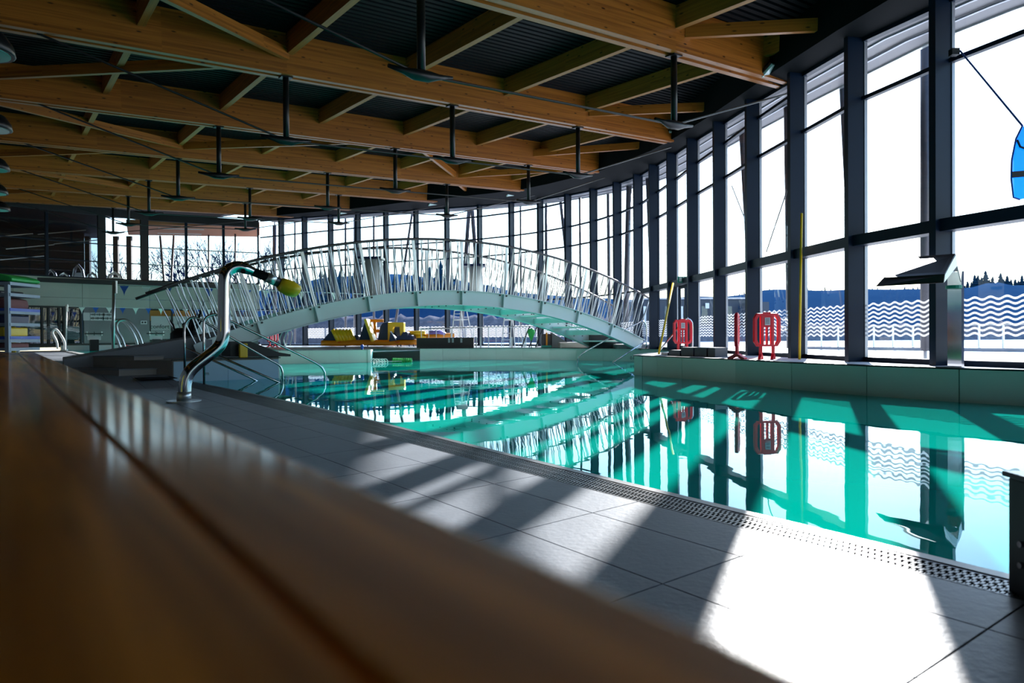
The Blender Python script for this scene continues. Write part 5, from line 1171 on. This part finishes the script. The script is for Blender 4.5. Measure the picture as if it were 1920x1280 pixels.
# dark building
bd = empty('dark_building', V(18, 66, 0.43), 'long flat dark building beyond the terrace, left of the right hills', 'building')
def bbox(x0, x1, y0, Y, dp, name, mt): a = at(x0, y0, Y); b = at(x1, y0, Y); MB().prism([(a.x, Y), (b.x, Y), (b.x, Y + dp), (a.x, Y + dp)], 0.43, a.z).build(name, mt, bd)
bbox(1196, 1412, 562, 66, 12, 'main_block', M_BUILD); bbox(1405, 1442, 566, 64, 10, 'annex', M_BUILD)
a = at(1194, 561, 65.9); b = at(1414, 561, 65.9); MB().bar(V(a.x, 65.9, a.z), V(b.x, 65.9, a.z), 0.3, 0.12).build('roof_edge', M_FRAMEL, bd)
for q in range(9):
    p = at(1206 + q * 23, 590, 65.9); MB().box(p, (0.55, 0.1, 1.6)).build('window', M_GLASSB if q % 3 else M_WHITE, bd)
for q, (x, y) in enumerate(((1326, 573), (1437, 578), (1272, 580))): MB().box(at(x, y, 65.8), (0.35, 0.1, 0.5)).build('wall_lamp', M_WHITE, bd)
# hills
SKY_ = [(-900, 560), (-200, 560), (280, 556), (480, 548), (560, 532), (640, 520), (700, 518), (850, 522), (960, 548), (1080, 560), (1200, 566), (1370, 560), (1450, 548), (1640, 548), (1700, 546), (1800, 545), (1850, 540), (1920, 541), (2100, 530), (2600, 530), (4500, 540)]
def skyy(px):
    for (a, b), (c, d) in zip(SKY_[:-1], SKY_[1:]):
        if px <= c: return b + (d - b) * (px - a) / (c - a)
    return SKY_[-1][1]
mb = MB(); vs = []; nx = 220; ny = 9
for i in range(nx + 1):
    px = -900 + 5400 * i / nx
    for j in range(ny + 1):
        u = j / ny; Y = 95 + 130 * u; h = (630 - skyy(px)) / F * 165 + 1
        z = 0.4 + (h - 0.4) * min(1, math.sin(min(u / 0.55, 1) * math.pi / 2)) + 0.7 * noise.noise(V(px * 0.02, u * 8, 0)) * min(1, u * 4)
        vs.append(V((px - 960) / F * Y, Y, z))
mb.add(vs, [(i * (ny + 1) + j, i * (ny + 1) + j + 1, (i + 1) * (ny + 1) + j + 1, (i + 1) * (ny + 1) + j) for i in range(nx) for j in range(ny)])
mb.build('ground_hill', M_HILL, kind='structure', smooth=True)
def conifer_mesh(seed):
    rn = random.Random(seed); mb = MB(); n = 7
    for k in range(9):
        z = 0.08 + 0.92 * (k / 9) ** 1.05; r = 0.21 * (1 - z) + 0.02; h = 0.17
        ring = [V(r * rn.uniform(0.7, 1.15) * math.cos(2 * math.pi * q / n + k), r * rn.uniform(0.7, 1.15) * math.sin(2 * math.pi * q / n + k), z - 0.03 * rn.random()) for q in range(n)]
        mb.add(ring + [V(0, 0, min(z + h, 1.03))], [(q, (q + 1) % n, n) for q in range(n)] + [tuple(range(n))[::-1]])
    mb.tube([V(0, 0, -0.02), V(0, 0, 0.2)], 0.02, 5)
    return mb
CON = []
for k in range(4):
    o = conifer_mesh(k).build('conifer', M_CONIFER, origin=(0, 0, 0)); CON.append(o)
used = set()
def place_con(px, ytop, D, zb, wd=1.0, seg=''):
    k = rn.randrange(4); src = CON[k]
    o = src if k not in used else src.copy()
    if k in used: COL.objects.link(o)
    used.add(k)
    zt2 = at(px, ytop, D).z; h = max(zt2 - zb, 1.0)
    o.location = ((px - 960) / F * D, D, zb); o.scale = (h * wd, h * wd, h); o.rotation_euler = (0, 0, rn.uniform(0, 6))
    tag(o, seg, 'tree', 'conifers on the hills')
rn = random.Random(11)
def hz(px): return (630 - skyy(px)) / F * 165 + 1 - 3.0
x = 1320
while x < 2020:
    yy = skyy(x) - rn.uniform(3, 11) - (15 * max(0, min(1, (x - 1790) / 40)) * rn.uniform(0.3, 1.5))
    place_con(x, yy, 158, hz(x), 1.1 if x < 1790 else 1.7, 'one of the small dark conifers along the hill crest behind the right windows'); x += rn.uniform(6, 12) if x < 1790 else rn.uniform(4, 8)
x = 545
while x < 1010:
    yy = skyy(x) - rn.uniform(2, 10) - (28 if 600 < x < 640 or 690 < x < 720 or 800 < x < 850 else 6) * rn.random()
    place_con(x, yy, 118, 3.0, 0.9, 'one of the tall dark conifers on the slope seen through the bridge railing'); x += rn.uniform(7, 14)
x = 1015
while x < 1210:
    place_con(x, skyy(x) - rn.uniform(0, 8), 150, hz(x), 1.0, 'one of the low distant conifers behind the right half of the bridge'); x += rn.uniform(8, 14)
# frosty brush strip
mb = MB(); vs = []; nx = 160
for i in range(nx + 1):
    px = 380 + 1700 * i / nx
    for j, (Y, hh) in enumerate(((62, 0.4), (63, 1.9), (66, 2.5), (72, 2.2))):
        f_ = 1 if px < 1200 else 0.6
        vs.append(V((px - 960) / F * Y, Y, 0.4 + (hh + noise.noise(V(px * .07, j, 1)) * 0.8) * (f_ if j else 0)))
mb.add(vs, [(i * 4 + j, i * 4 + j + 1, (i + 1) * 4 + j + 1, (i + 1) * 4 + j) for i in range(nx) for j in range(3)])
mb.build('brush', M_BRUSH, smooth=True, kind='stuff', label='strip of frosty grey brush along the edge of the terrace', cat='brush')
# bare trees at left
def bare(px, ytop, D, seed, wh, zb=0.5):
    r_ = random.Random(seed); H = at(px, ytop, D).z - zb; base = V((px - 960) / F * D, D, zb)
    e = empty('bare_tree', base, 'leafless tree with fine branches %s' % wh, 'tree', 'bare trees')
    tk = MB(); tw = MB()
    def grow(p, d, L, r, dep):
        q = p + d * L; mid = p + d * L * 0.5 + V(r_.uniform(-1, 1), 0, r_.uniform(-.5, .5)) * L * 0.06
        (tk if dep < 2 else tw).tube([p, mid, q], [r, r * 0.8, r * 0.6], 5 if dep < 2 else 3, False)
        if dep >= 6: return
        for _ in range(3 if dep in (0, 2, 4) else 2):
            nd = (d + V(r_.uniform(-.75, .75), r_.uniform(-.6, .6), r_.uniform(-0.1, .45))).normalized()
            grow(q, nd, L * r_.uniform(.62, .85), r * 0.62, dep + 1)
    grow(base, V(0, 0, 1), H * 0.27, H * 0.024, 0)
    tk.build('trunk', M_BARK, e); tw.build('branches', M_BARK, e, kind='stuff')
for j, (px, yt, D, wh) in enumerate(((290, 470, 66, 'at the left, behind the third upper window'), (335, 440, 68, 'second from the left behind the upper windows'), (375, 425, 64, 'behind the middle of the bright upper windows'), (415, 445, 70, 'just right of the middle upper windows'),
                                     (455, 422, 62, 'by the corner of the left wall'), (500, 440, 66, 'behind the first facade bay'), (226, 450, 70, 'seen between the two dark pillars'), (250, 470, 66, 'low beside the dark right pillar'))):
    bare(px, yt, D, 20 + j, wh)
